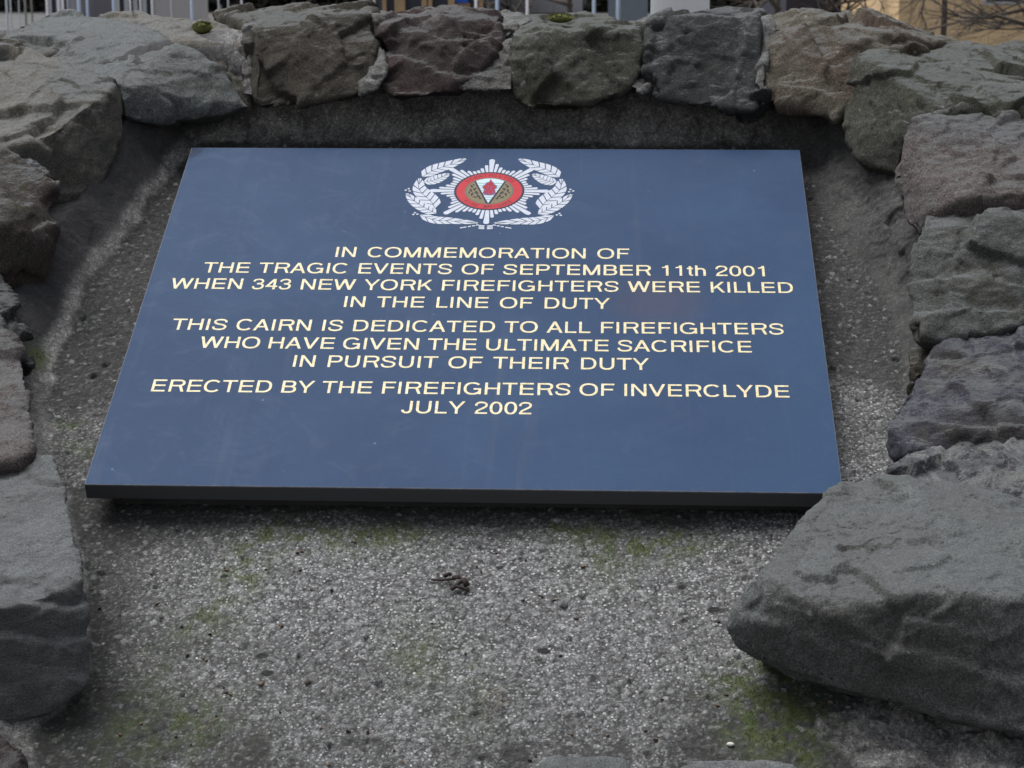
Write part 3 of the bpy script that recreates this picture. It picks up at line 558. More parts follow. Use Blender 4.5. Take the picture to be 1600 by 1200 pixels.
def lettering(name, quads, mat, parent, z0, label):
    """quads: list of (layer, quad) in metres; crossing strokes lie 15 microns apart"""
    vs_2, fs_2 = [], []
    for lay, q in quads:
        k = len(vs_2); z = z0 + 0.000015 * lay
        ar = sum(q[i - 1][0] * q[i][1] - q[i][0] * q[i - 1][1] for i in range(4))
        vs_2 += [(x, y, z) for x, y in (q if ar > 0 else q[::-1])]; fs_2.append((k, k + 1, k + 2, k + 3))
    me = bpy.data.meshes.new(name); me.from_pydata(vs_2, [], fs_2); o = link(name, me, mat, parent); o['label'] = label; return o
def fill(name, polys, z, mat, parent, ext=0.00015, offset=0.0, label=None):
    cu = bpy.data.curves.new('outline', 'CURVE'); cu.dimensions = '2D'; cu.fill_mode = 'BOTH'; cu.extrude = ext * 1000
    for poly in polys:
        sp = cu.splines.new('POLY'); sp.points.add(len(poly) - 1); sp.use_cyclic_u = True
        for i, (x, y) in enumerate(poly): sp.points[i].co = (x * 1000, y * 1000, 0, 1)
    o = bpy.data.objects.new('tmp', cu); COL.objects.link(o)
    dg = bpy.context.evaluated_depsgraph_get(); me = bpy.data.meshes.new_from_object(o.evaluated_get(dg)); bpy.data.objects.remove(o)
    set_co(me, get_co(me) / 1000)
    o = link(name, me, mat, parent); o.location = (0, 0, z)
    if label: o['label'] = label
    return o
gilt = NT('pale_gilt'); gv = gilt.coord(); gn = gilt.noise(gv, 260, 4, 0.7)
gilt.fin(gilt.mix(gilt.ramp(gn, [(0.35, 0.0), (0.65, 1.0)]), (0.47, 0.37, 0.18), (0.72, 0.63, 0.39)), 0.5, None, 0.4)
LINES = [("IN COMMEMORATION OF", -135.3, 133.2, 65.6), ("THE TRAGIC EVENTS OF SEPTEMBER 11th 2001", -253.6, 254.6, 39.3), ("WHEN 343 NEW YORK FIREFIGHTERS WERE KILLED", -279.0, 278.2, 13.8),
 ("IN THE LINE OF DUTY", -119.0, 116.2, -12.4), ("THIS CAIRN IS DEDICATED TO ALL FIREFIGHTERS", -267.0, 266.2, -48.2), ("WHO HAVE GIVEN THE ULTIMATE SACRIFICE", -238.0, 237.5, -74.2),
 ("IN PURSUIT OF THEIR DUTY", -153.2, 149.8, -99.8), ("ERECTED BY THE FIREFIGHTERS OF INVERCLYDE", -268.6, 265.6, -135.6), ("JULY 2002", -55.4, 52.6, -161.3)]
for txt, x0, x1, yb in LINES:
    k = 0.0163 / CAPH; pos = []; x = 0.0
    for ch in txt: pos.append(x); x += GL[ch][0]
    ex_ = lambda ch, f: f(p[0] for st in GL[ch][1] for q in st for p in q)
    stx = ex_(txt[0], min); endx = pos[-1] + ex_(txt[-1], max); nsp = txt.count(' ')
    slack = (x1 - x0) / 1000 / k - (endx - stx); XS = 0.965; slack += (endx - stx) * (1 - XS); tr = slack * 0.12 / (len(txt) - 1); ws = slack * 0.88 / nsp; quads = []; xo = 0.0
    for i, ch in enumerate(txt):
        for lay, st in enumerate(GL[ch][1]):
            for q in st: quads.append((lay, [(((pos[i] - stx + p[0]) * XS + xo) * k + x0 / 1000, p[1] * k + yb / 1000) for p in q]))
        xo += tr + (ws if ch == ' ' else 0)
    lettering('inscription_line', quads, gilt.m, plaque, 0.00010, 'gilt capitals reading ' + txt)

# crest, in millimetres on the face, centre (0, 178)
silver = NT('silver_paint'); sv = silver.coord(); silver.fin(silver.mix(silver.noise(sv, 180, 3), (0.36, 0.38, 0.43), (0.54, 0.56, 0.62)), 0.55, None, 0.15)
redp = NT('red_enamel'); rv = redp.coord(); redp.fin(redp.mix(redp.noise(rv, 120, 3), (0.36, 0.018, 0.028), (0.46, 0.032, 0.042)), 0.55, None, 0.12)
dull = plain('dull_gold_paint', (0.17, 0.14, 0.075), 0.55, 0.3, 300, 0.12); inkm = plain('dark_line_paint', (0.020, 0.022, 0.04), 0.55, 0.1, 50, 0.12)
darkred = plain('dark_red_paint', (0.085, 0.022, 0.022), 0.55, 0.3, 200, 0.12); flamem = plain('crimson_flame_paint', (0.30, 0.012, 0.028), 0.55, 0.4, 250, 0.12)
waterm = plain('pale_water_paint', (0.44, 0.54, 0.57), 0.5, 0.15, 250, 0.15); purple = plain('purple_line_paint', (0.08, 0.04, 0.13), 0.5, 0.2, 200)
mm = 0.001; CY = 178.2
def circ(cx, cy, r, n=72, a0=0, a1=360): return [((cx + r * math.cos(math.radians(a0 + (a1 - a0) * i / n))) * mm, (cy + r * math.sin(math.radians(a0 + (a1 - a0) * i / n))) * mm) for i in range(n + (0 if a1 - a0 == 360 else 1))]
crest = bpy.data.objects.new('crest', None); COL.objects.link(crest); crest.parent = plaque; crest['label'] = 'red, gold and silver star crest in a laurel wreath'
# rays
rays = []
prof = {0: 57.0, 1: 45.5, 2: 41.0, 3: 37.8, 4: 40.5, 5: 46.5}
def ray_poly(ang, r0, r1, w0, w1):
    a = math.radians(ang); d = (math.cos(a), math.sin(a)); n = (-d[1], d[0]); pts = [(r0, -w0), (r1 - w1, -w1)]
    for t in (-60, -30, 0, 30, 60): pts.append((r1 - w1 + w1 * math.cos(math.radians(t)), w1 * math.sin(math.radians(t))))
    pts += [(r1 - w1, w1), (r0, w0)]
    return [((x * d[0] + y * n[0]) * mm, (CY + x * d[1] + y * n[1]) * mm) for x, y in pts]
for k in range(8):
    fill('star_ray', [ray_poly(45 * k + 90, 33.6, 57.2, 1.65, 2.75)], 0.0001, silver.m, crest)
    for m in range(1, 7):
        L_ = [46.5, 41.5, 38.8, 38.8, 42.0, 47.5][m - 1] + (1.2 if k % 2 else 0)
        fill('star_ray', [ray_poly(45 * k + 90 + 45 * m / 7.0, 33.6, L_, 1.25, 1.65)], 0.0001, silver.m, crest)
fill('crest_ring', [circ(0, CY, 33.0), circ(0, CY, 31.6)], 0.00011, inkm, crest)
fill('crest_ring', [circ(0, CY, 31.5), circ(0, CY, 23.6)], 0.00012, redp.m, crest, label='red enamel ring of the crest')
fill('crest_ring', [circ(0, CY, 23.5), circ(0, CY, 22.4)], 0.00013, plain('brown_line_paint', (0.10, 0.07, 0.05), 0.5), crest)
# side fields either side of the triangle
A0 = 57.0; tri = [(math.cos(math.radians(180 - 51)) * 22.2, CY + math.sin(math.radians(51)) * 22.2), (math.cos(math.radians(51)) * 22.2, CY + math.sin(math.radians(51)) * 22.2), (0, CY - 22.2)]
def seg(a0, a1):
    return [(22.2 * math.cos(math.radians(a0 + (a1 - a0) * i / 24)) * mm, (CY + 22.2 * math.sin(math.radians(a0 + (a1 - a0) * i / 24))) * mm) for i in range(25)]
fill('crest_field', [seg(133, 265)], 0.0001, dull, crest); fill('crest_field', [seg(-85, 47)], 0.0001, dull, crest)
fill('crest_field', [seg(51, 129) + [(0, (CY - 21.4) * mm)]], 0.0001, waterm, crest, label='pale triangle with wavy water lines')
for sgn in (-1, 1):
    fill('triangle_edge', [[(sgn * 13.6 * mm, (CY + 17.3) * mm), (sgn * 15.2 * mm, (CY + 16.4) * mm), (sgn * 1.3 * mm, (CY - 22) * mm), (sgn * 0.2 * mm, (CY - 22) * mm)]], 0.00016, inkm, crest)
rg = random.Random(3)
for sgn in (-1, 1):      # dark engraved figures in the gold fields
    polys = []
    for k, (x, y, a, l, wd) in enumerate([(17, 8, 70, 5, 1.2), (14, 3, 110, 5, 1.4), (17.5, 1, 80, 6, 1.0), (12, -3, 60, 6, 1.5), (16, -6, 100, 6, 1.1), (10, -9, 70, 5, 1.4), (13, -11, 40, 5, .9), (19, -3, 95, 4, .7), (8, -13, 60, 4, 1.1), (15.5, 11, 60, 2.5, .8)]):
        aa = math.radians(a + rg.uniform(-15, 15)); dx, dy = math.cos(aa), math.sin(aa); pp = []
        for i in range(10):
            th = 2 * math.pi * i / 10; ex, ey = math.cos(th) * l / 2, math.sin(th) * wd * 1.35 * (0.7 + 0.3 * math.sin(3 * th)); pp.append((sgn * (x + ex * dx - ey * dy) * mm, (CY + y + ex * dy + ey * dx) * mm))
        o = fill('field_mark', [pp], 0.00015 + 0.00001 * k, inkm, crest)
for k in range(9):       # water lines
    y = CY + 13.5 - k * 4.1; hwid = max(1.0, (y - (CY - 21.0)) / 38.3 * 13.6)
    if hwid < 1.6: continue
    top = [(x * hwid / 10, y + 0.5 * math.sin(x * 1.3 + k) + 0.25) for x in np.linspace(-9.6, 9.6, 20)]; bot = [(x, yy - 0.75) for x, yy in top][::-1]
    fill('water_line', [[(a * mm, b * mm) for a, b in top + bot]], 0.00017, plain('teal_line_paint', (0.06, 0.14, 0.16), 0.5) if k == 0 else bpy.data.materials['teal_line_paint'], crest)
fl = [(0, 20.5), (1.6, 16.5), (3.4, 13.5), (3.8, 11.5), (5.6, 9.5), (6.6, 6.5), (5.6, 4), (4.6, 2), (5.4, -0.5), (5.8, -3.5), (4.6, -6), (2, -7.6), (-1.5, -7.8), (-4.6, -6.6), (-6, -4), (-5.4, -1), (-4.6, 1.5), (-6, 4), (-6.8, 7), (-5.4, 9.8), (-4, 12), (-3, 14.5), (-1, 15.6)]
fill('flame', [[((x * 1.08 + .2) * mm, (CY + y * 1.04) * mm) for x, y in fl]], 0.0002, purple, crest)
fill('flame', [[((x * 0.9 + .2) * mm, (CY + y * 0.9 + .6) * mm) for x, y in fl]], 0.00022, flamem, crest, label='crimson flame')
for k, (x, y, a, l) in enumerate([(-1.2, 8, 80, 9), (1.4, 4, 100, 8), (0, -2, 90, 8), (-3, 2, 70, 6), (3.2, -2, 110, 5), (-2.6, -3.5, 100, 4), (3, 8, 60, 4)]):
    aa = math.radians(a); d = (math.cos(aa) * l / 2, math.sin(aa) * l / 2); n = (-math.sin(aa) * .55, math.cos(aa) * .55)
    fill('flame_line', [[((x - d[0] - n[0]) * mm, (CY + y - d[1] - n[1]) * mm), ((x + d[0]) * mm, (CY + y + d[1]) * mm), ((x - d[0] + n[0]) * mm, (CY + y - d[1] + n[1]) * mm)]], 0.00024, purple, crest)
def arc_text(txt, r, a_mid, step, flip, sz):
    quads = []; n = len(txt)
    for i, ch in enumerate(txt):
        a = a_mid + (i - (n - 1) / 2) * step * (1 if flip else -1); ar = math.radians(a); adv_, sp = GL[ch]
        d = (-math.cos(ar), -math.sin(ar)) if flip else (math.cos(ar), math.sin(ar)); tdir = (-math.sin(ar), math.cos(ar)) if flip else (math.sin(ar), -math.cos(ar))
        for lay, st in enumerate(sp):
            for q in st: quads.append((lay, [((math.cos(ar) * r + d[0] * (y - .36) * sz + tdir[0] * (x - adv_ / 2) * sz) * mm, (CY + math.sin(ar) * r + d[1] * (y - .36) * sz + tdir[1] * (x - adv_ / 2) * sz) * mm) for x, y in q]))
    lettering('ring_lettering', quads, darkred, crest, 0.00031, 'dark letters round the red ring')
arc_text("STRATHCLYDE", 27.6, 90, 10.4, False, 6.2); arc_text("FIRE BRIGADE", 27.6, 270, 9.0, True, 6.2)
# wreath
def leaf(pts, wl, wr, nseg=7):
    C = spline(pts, 60); polys = []
    def frame(t):
        t = min(max(t, 0), 1); i = min(int(t * 60), 59); d = C[i + 1] - C[i]; d = d / np.linalg.norm(d); return C[i] + (C[i + 1] - C[i]) * (t * 60 - i), d, np.array([-d[1], d[0]])
    def width(t): return math.sin(math.pi * min(1, 0.06 + t * 0.94)) ** 0.5 * (1 - 0.25 * t)
    for sgn, wmax in ((1, wl), (-1, wr)):
        for k in range(nseg):
            t0 = k / nseg + 0.012; t1 = (k + 1) / nseg - 0.012; sk = 0.13
            outl = []
            for t in np.linspace(t0, t1, 4): c0, d, n = frame(t); outl.append(c0 + n * sgn * 0.28)
            for t in np.linspace(t1, t0, 5):
                t2 = min(t + sk * (1 - 0.2 * t), 0.995); c0, d, n = frame(t2); outl.append(c0 + n * sgn * max(0.32, wmax * 1.28 * width(t2)))
            polys.append([(p[0] * mm, p[1] * mm) for p in outl])
    for i, p in enumerate(polys): pass
    return polys
LV = [([(-66.4, 202.5), (-55.9, 215.1), (-42.4, 224.1), (-25.5, 236.4)], 7.6, 6.6), ([(-64.5, 194.0), (-55.9, 196.0), (-48.3, 201.6), (-40.3, 209.0)], 6.4, 6.0),
      ([(-49.4, 147.0), (-54.5, 159.6), (-61.9, 170.4), (-67.8, 182.6), (-68.3, 200.6)], 7.0, 8.2), ([(-47.6, 138.1), (-57.4, 146.3), (-68.9, 158.2), (-78.9, 173.3)], 6.2, 5.6), ([(-63.5, 136.2), (-48.8, 127.4), (-32.4, 125.6), (-6.9, 122.4)], 5.6, 5.0)]
for zi, (pts, a, b) in enumerate(LV):
    for sgn in (-1, 1):
        q = pts if sgn < 0 else [(-x, y) for x, y in pts]
        aa, bb = (a, b) if sgn < 0 else (b, a)
        if zi == 4: pass
        polys = leaf(q, aa, bb)
        o = fill('wreath_leaf', polys, 0.0001 + 0.00003 * zi, silver.m, crest, ext=0.00012)
for sgn in (-1, 1):
    for (x, y) in [(80.1, 178.8), (77.4, 181.5), (76.2, 177.4), (69.3, 136.6), (68.0, 139.6), (65.6, 137.2)]:
        fill('wreath_berry', [circ(sgn * x, y, 1.15, 12)], 0.0001, silver.m, crest)
    for (x, y) in [(22.6, 114.5), (19.6, 115.4), (15.4, 116.7), (11.6, 117.9), (8.2, 119.2)]:
        fill('ribbon_bar', [[(sgn * (x - 1.5) * mm, (y + 1.3) * mm), (sgn * (x + 1.3) * mm, (y + .6) * mm), (sgn * (x + 1.3) * mm, (y - 1.0) * mm), (sgn * (x - 1.5) * mm, (y - .3) * mm)]], 0.0001, silver.m, crest)
    for k in range(3):
        fill('ribbon_knot', [[(sgn * 1.0 * mm, (118.5 - 2.3 * k) * mm), (sgn * 6.4 * mm, (119.4 - 2.4 * k) * mm), (sgn * 6.8 * mm, (117.8 - 2.4 * k) * mm), (sgn * 1.6 * mm, (116.8 - 2.3 * k) * mm)]], 0.0001, silver.m, crest)

# ------------------------------------------------------------------ small debris
def tube(bm, pts, r0, r1, seg=7):
    pts = [Vector(p) for p in pts]; rings = []
    for i, p in enumerate(pts):
        d = (pts[min(i + 1, len(pts) - 1)] - pts[max(i - 1, 0)]).normalized(); a = d.orthogonal().normalized(); b = d.cross(a); r = r0 + (r1 - r0) * i / (len(pts) - 1)
        rings.append([bm.verts.new(p + (a * math.cos(2 * math.pi * k / seg) + b * math.sin(2 * math.pi * k / seg)) * r) for k in range(seg)])
    for i in range(len(rings) - 1):
        for k in range(seg): bm.faces.new((rings[i][k], rings[i][(k + 1) % seg], rings[i + 1][(k + 1) % seg], rings[i + 1][k]))
    bm.faces.new(rings[0][::-1]); bm.faces.new(rings[-1])
def bm_obj(name, bm, mat, parent=None, smooth=True):
    bmesh.ops.recalc_face_normals(bm, faces=bm.faces); me = bpy.data.meshes.new(name); bm.to_mesh(me); bm.free(); return link(name, me, mat, parent, smooth)
def on_slope(px, py, lift=0.003):
    a, b = to_slope(px, py, BED); return PC + EX * a + EY * b + EN * (BED + lift)
bark = plain('dark_rotten_bark', (0.035, 0.022, 0.020), 0.8, 0.5, 300)
bm = bmesh.new()
tube(bm, [on_slope(674, 910), on_slope(690, 912, .004), on_slope(706, 912, .005), on_slope(720, 909, .005)], .0008, .0012)
tube(bm, [on_slope(694, 908, .005), on_slope(702, 905, .006), on_slope(706, 906, .005)], .0018, .0012)
tube(bm, [on_slope(708, 911, .006), on_slope(718, 913, .008), on_slope(726, 917, .007), on_slope(730, 922, .004)], .0014, .0026)
tube(bm, [on_slope(705, 927, .004), on_slope(714, 925, .006), on_slope(724, 926, .005), on_slope(732, 930, .004)], .0016, .0010)
tube(bm, [on_slope(708, 928, .005), on_slope(718, 920, .007), on_slope(727, 915, .006)], .0012, .0022)
tag(bm_obj('twig', bm, bark), 'dark broken twig lying on the pale concrete below the plaque', 'twig')
straw = plain('dry_straw', (0.30, 0.26, 0.18), 0.8, 0.3, 200); rg = random.Random(9)
bm = bmesh.new()
for k in range(9):
    x, y = 770 + rg.uniform(-12, 25), 1100 + rg.uniform(-14, 20); an = rg.uniform(-.9, -.2); L_ = rg.uniform(18, 42)
    tube(bm, [on_slope(x - L_ / 2 * math.cos(an), y - L_ / 2 * math.sin(an), .004), on_slope(x, y + 2, .008), on_slope(x + L_ / 2 * math.cos(an), y + L_ / 2 * math.sin(an), .004)], .00035, .0002, 5)
tag(bm_obj('dry_grass', bm, straw), 'wisp of dry grass stalks near the bottom centre of the concrete', 'grass wisp')
bm = bmesh.new()
for k in range(7):
    x, y = 325 + rg.uniform(-10, 14), 1148 + rg.uniform(-14, 14); an = rg.uniform(-1.1, -.4); L_ = rg.uniform(14, 32)
    tube(bm, [on_slope(x - L_ / 2 * math.cos(an), y - L_ / 2 * math.sin(an), .004), on_slope(x, y + 2, .008), on_slope(x + L_ / 2 * math.cos(an), y + L_ / 2 * math.sin(an), .004)], .00035, .0002, 5)
tag(bm_obj('dry_grass', bm, straw), 'small wisp of dry grass at the lower left of the concrete', 'grass wisp')
# raised moss fibres over the green patches, grit and crumbs on the slope
rs = np.random.RandomState(12); pick = np.where((moss > 0.45) & (u > -.44) & (u < .46) & (v > -.56))[0]; pick = pick[rs.rand(len(pick)) < np.clip((moss[pick] - .35) * .9, 0, 1)]
if len(pick) > 26000: pick = rs.choice(pick, 26000, False)
bp_ = XY[pick] + rs.normal(size=(len(pick), 3)) * .0004; up_ = EN + rs.normal(size=(len(pick), 3)) * .55; up_ /= np.linalg.norm(up_, axis=1)[:, None]; sd2 = np.cross(up_, rs.normal(size=up_.shape)); sd2 /= np.linalg.norm(sd2, axis=1)[:, None]
hl = rs.uniform(.0008, .0026, len(pick))[:, None]; co = np.stack([bp_ - sd2 * .00035, bp_ + sd2 * .00035, bp_ + up_ * hl], 1).reshape(-1, 3); n = len(pick)
me = bpy.data.meshes.new('moss'); me.vertices.add(3 * n); me.vertices.foreach_set('co', co.ravel()); me.loops.add(3 * n); me.loops.foreach_set('vertex_index', np.arange(3 * n, dtype=np.int32)); me.polygons.add(n); me.polygons.foreach_set('loop_start', np.arange(0, 3 * n, 3, dtype=np.int32)); me.update(calc_edges=True)
mossf = NT('moss_fibre'); mvv = mossf.coord(); mossf.fin(mossf.mix(mossf.noise(mvv, 300, 3), (0.032, 0.042, 0.010), (0.085, 0.105, 0.03)), 0.9, None, 0.1)
o = link('moss', me, mossf.m, cairn); o['kind'] = 'stuff'; o['label'] = 'thin green moss patches on the roughcast concrete'
bm = bmesh.new(); rg = random.Random(31)
for k in range(150):
    a_, b_ = rg.uniform(-.38, .40), rg.uniform(-.55, -.27); i_ = int(np.clip(np.searchsorted(vs_, b_), 0, nv - 1)) * nu + int(np.clip(np.searchsorted(us, a_), 0, nu - 1)); p = Vector(XY[i_]); r_ = rg.uniform(.0007, .0021)
    m4 = Matrix.Translation(p + Vector(EN) * r_ * .3) @ Matrix.Rotation(rg.uniform(0, 6.28), 4, 'Z') @ Matrix.Diagonal((rg.uniform(.6, 1.8), rg.uniform(.5, 1.1), rg.uniform(.4, .8), 1))
    r2 = bmesh.ops.create_icosphere(bm, subdivisions=1, radius=r_, matrix=m4)
    for x in r2['verts']: x.co += Vector((rg.uniform(-1, 1), rg.uniform(-1, 1), rg.uniform(-1, 1))) * r_ * .25
gt = NT('dark_grit'); gtv = gt.coord(); gt.fin(gt.mix(gt.ramp(gt.noise(gtv, 90, 2), [(0.42, 0.0), (0.58, 1.0)]), (0.018, 0.015, 0.014), (0.14, 0.10, 0.07)), 0.9)
o = bm_obj('grit', bm, gt.m, None, False); o['kind'] = 'stuff'; o['label'] = 'scattered dark crumbs and leaf bits on the concrete slope'; o['category'] = 'grit'
# moss cushions growing on the stones: thin tufts on a domed pad
mossm = NT('moss_green'); mv = mossm.coord(); mossm.fin(mossm.mix(mossm.noise(mv, 400, 3), (0.05, 0.06, 0.012), (0.20, 0.20, 0.08)), 0.95, None, 0.1)
def moss_cushion(px, py, Y, rx, ry, rz, label):
    c0 = P(px, py, Y); bm = bmesh.new(); bmesh.ops.create_icosphere(bm, subdivisions=4, radius=1)
    for x in bm.verts: x.co = (x.co.x * rx, x.co.y * ry, x.co.z * rz)
    rr = random.Random(int(px))
    for k in range(420):
        a, b = rr.uniform(0, 2 * math.pi), rr.uniform(0.0, 1.0); z = b; q = math.sqrt(1 - z * z)
        p = Vector((q * math.cos(a) * rx, q * math.sin(a) * ry, z * rz)); n = Vector((q * math.cos(a), q * math.sin(a), z + .3)).normalized()
        t = n.orthogonal().normalized() * 0.0005; L_ = rr.uniform(.001, .0028); n2 = (n + Vector((rr.uniform(-.4, .4), rr.uniform(-.4, .4), 0))).normalized()
        v1, v2, v3 = bm.verts.new(p - t), bm.verts.new(p + t), bm.verts.new(p + n2 * L_); bm.faces.new((v1, v2, v3))
    me = bpy.data.meshes.new('moss'); bm.to_mesh(me); bm.free()
    o = link('moss_cushion', me, mossm.m); o.location = c0; return tag(o, label, 'moss')
moss_cushion(876, 29, .345,   .0125, .011, .0045, 'small oval moss cushion on the coping stone above the crest')
moss_cushion(316, 44, .375, .010, .009, .006, 'spiky green moss tuft on the pale stone at the upper left')
bm = bmesh.new(); bmesh.ops.create_icosphere(bm, subdivisions=2, radius=.0026)
for x in bm.verts: x.co = (x.co.x * 1.1, x.co.y * .8 * (1 + .3 * x.co.x / .004), x.co.z * .6)
o = bm_obj('pebble', bm, plain('white_pebble', (0.5, 0.47, 0.42), 0.8), None, False); o.location = on_slope(1141, 1166, .002); tag(o, 'loose pale pebble beside the green moss at the bottom right', 'pebble')

# ------------------------------------------------------------------ background
def box(bm, x0, x1, y0, y1, z0, z1):
    V = [bm.verts.new(p) for p in [(x0, y0, z0), (x1, y0, z0), (x1, y1, z0), (x0, y1, z0), (x0, y0, z1), (x1, y0, z1), (x1, y1, z1), (x0, y1, z1)]]
    for f in ((0, 3, 2, 1), (4, 5, 6, 7), (0, 1, 5, 4), (1, 2, 6, 5), (2, 3, 7, 6), (3, 0, 4, 7)): bm.faces.new([V[i] for i in f])
def boxes(name, lst, mat, parent):
    bm = bmesh.new()
    for b in lst: box(bm, *b)
    return bm_obj(name, bm, mat, parent, False)
def X(px, Y): return float(P(px, 20, Y)[0])
def Z(px, py, Y): return float(P(px, py, Y)[2])
def gz(x, y): return float(ground_z(x, y))

# white flagpole just behind the cairn
yp = 2.3; xa, xb = X(1010, yp), X(1115, yp); fp = empty('flagpole', ((xa + xb) / 2, yp, 0), 'thick white painted flagpole standing right behind the coping stones', 'flagpole')
whitep = plain('white_gloss_paint', (0.90, 0.90, 0.91), 0.35, 0.03, 4, 0.5); bm = bmesh.new(); rp = (xb - xa) / 2
tube(bm, [(0, 0, -0.05), (0, 0, 2.5), (0, 0, 6.5)], rp * 1.0, rp * 0.55, 40); bm_obj('pole', bm, whitep, fp)
bm = bmesh.new(); tube(bm, [(0, 0, 0), (0, 0, .12)], rp * 1.6, rp * 1.5, 32); bm_obj('base_collar', bm, whitep, fp)
bm = bmesh.new(); bmesh.ops.create_uvsphere(bm, u_segments=20, v_segments=12, radius=rp * .9, matrix=Matrix.Translation((0, 0, 6.55))); bm_obj('finial', bm, whitep, fp)

# distant buildings, placed where they stand on the falling ground
glass = NT('dark_window_glass'); glass.fin((0.02, 0.025, 0.035), 0.15, None, 0.5); glass = glass.m
cream = NT('cream_brick'); cv = cream.coord(); br = cream.n('ShaderNodeTexBrick'); br.inputs['Scale'].default_value = 4.2; br.inputs['Color1'].default_value = (0.72, 0.49, 0.26, 1); br.inputs['Color2'].default_value = (0.80, 0.57, 0.33, 1); br.inputs['Mortar'].default_value = (0.55, 0.44, 0.32, 1); br.inputs['Mortar Size'].default_value = 0.015
mp = cream.n('ShaderNodeMapping'); mp.inputs['Rotation'].default_value = (math.pi / 2, 0, 0); cream.l(cv, mp.inputs[0]); cream.l(mp.outputs[0], br.inputs['Vector']); cream.fin(br.outputs['Color'], 0.9)
def building(name, px0, px1, Y, depth, z1, wall, label, windows=(), roof=None, frame=None):
    xa, xb = X(px0, Y), X(px1, Y); zb = gz((xa + xb) / 2, Y) - .3
    b = empty(name, ((xa + xb) / 2, Y, zb), label, 'building')
    def rel(l): return [(p[0] - b.location.x, p[1] - b.location.x, p[2] - b.location.y, p[3] - b.location.y, p[4] - zb, p[5] - zb) for p in l]
    boxes('wall', rel([(xa, xb, Y, Y + depth, zb, z1)]), wall, b)
    for (wx0, wx1, wz0, wz1) in windows:
        f = boxes('window', rel([(wx0 - .06, wx1 + .06, Y - .05, Y + .02, wz0 - .06, wz1 + .06)]), frame or wall, b)
        boxes('pane', rel([(wx0, wx1, Y - .07, Y - .045, wz0, wz1)]), glass, f)
    if roof:
        bm = bmesh.new(); e = .5; mid = Y + depth / 2; zr = z1 + depth * .32
        pts = [(xa - e, Y - e, z1 - .05), (xb + e, Y - e, z1 - .05), (xb + e, Y + depth + e, z1 - .05), (xa - e, Y + depth + e, z1 - .05), (xa - e, mid, zr), (xb + e, mid, zr)]
        V = [bm.verts.new((p[0] - b.location.x, p[1] - Y, p[2] - zb)) for p in pts]
        for f in ((0, 1, 5, 4), (2, 3, 4, 5), (0, 4, 3), (1, 2, 5), (0, 3, 2, 1)): bm.faces.new([V[i] for i in f])
        bm_obj('roof', bm, roof, b, False)
    else: boxes('roof', rel([(xa - .15, xb + .15, Y - .15, Y + depth + .15, z1, z1 + .2)]), wall, b)
    return b
slate = plain('dark_slate', (0.05, 0.052, 0.06), 0.8, 0.3, 3); greyw = plain('pale_grey_render', (0.36, 0.36, 0.42), 0.9, 0.1, 1.5); tan = plain('varnished_timber', (0.42, 0.29, 0.17), 0.7, 0.2, 4)
bluecl = plain('pale_blue_cladding', (0.30, 0.36, 0.42), 0.7, 0.08, 2); darkst = plain('dark_stone_wall', (0.050, 0.048, 0.062), 0.9, 0.4, 2.5); whitef = plain('white_fascia', (0.6, 0.6, 0.62), 0.6, 0.05); louv = plain('cream_louvre_wall', (0.48, 0.44, 0.42), 0.8, 0.1, 2)
Y = 34; building('cream_brick_building', 1404, 2000, Y, 9, 4.5, cream.m, 'cream brick building behind the bare branches on the right', [(X(1540, Y), X(1590, Y), Z(1540, 2, Y), 2.0), (X(1650, Y), X(1700, Y), Z(1540, 2, Y), 2.0)], frame=whitef)
Y = 44; building('stone_building', 1228, 1470, Y, 8, 4.0, darkst, 'dark stone building to the left of the cream brick one', [(X(1290, Y), X(1325, Y), Z(1290, 12, Y), 1.6)], roof=slate, frame=darkst)
Y = 50; building('clad_shed', 950, 1012, Y, 6, 2.4, bluecl, 'pale blue clad shed seen just left of the white flagpole')
Y = 52; hz = Z(850, 15, Y); building('slate_roofed_house', 826, 880, Y, 7, hz, whitef, 'low white house with a dark slate roof left of the blue clad shed', roof=slate)
Y = 46; b = building('timber_framed_building', 590, 765, Y, 7, 4.0, plain('dark_glazed_front', (0.045, 0.05, 0.075), 0.4, 0.3, 1.5, 0.5), 'dark glazed building with tan timber posts and a blue sheet')
bx, by, bz = b.location
for (a, c_) in [(600, 606), (619, 635), (661, 669), (671, 677), (702, 712), (750, 756)]:
    boxes('timber_post', [(X(a, Y) - bx, X(c_, Y) - bx, -.35, -.1, 0, 4.2 - bz)], tan, b)
boxes('timber_panel', [(X(714, Y) - bx, X(735, Y) - bx, -.2, -.04, 0, Z(722, 4.5, Y) - bz)], tan, b)
boxes('blue_sheet', [(X(713, Y) - bx, X(733, Y) - bx, -.26, -.205, Z(722, 4, Y) - bz, 1.2 - bz)], plain('blue_plastic_sheet', (0.02, 0.10, 0.50), 0.5), b)
Y = 60; building('louvred_hall', 180, 244, Y, 8, 4.0, louv, 'cream louvred hall seen over the upper left stones', [(X(188 + 14 * k, Y), X(195 + 14 * k, Y), -3, 3) for k in range(4)], frame=whitef)
Y = 62; building('grey_rendered_building', 74, 122, Y, 8, 4.0, greyw, 'pale grey rendered building at the upper left behind the poles', [(X(82 + 16 * k, Y), X(89 + 16 * k, Y), -3, 3) for k in range(2)], frame=whitef)
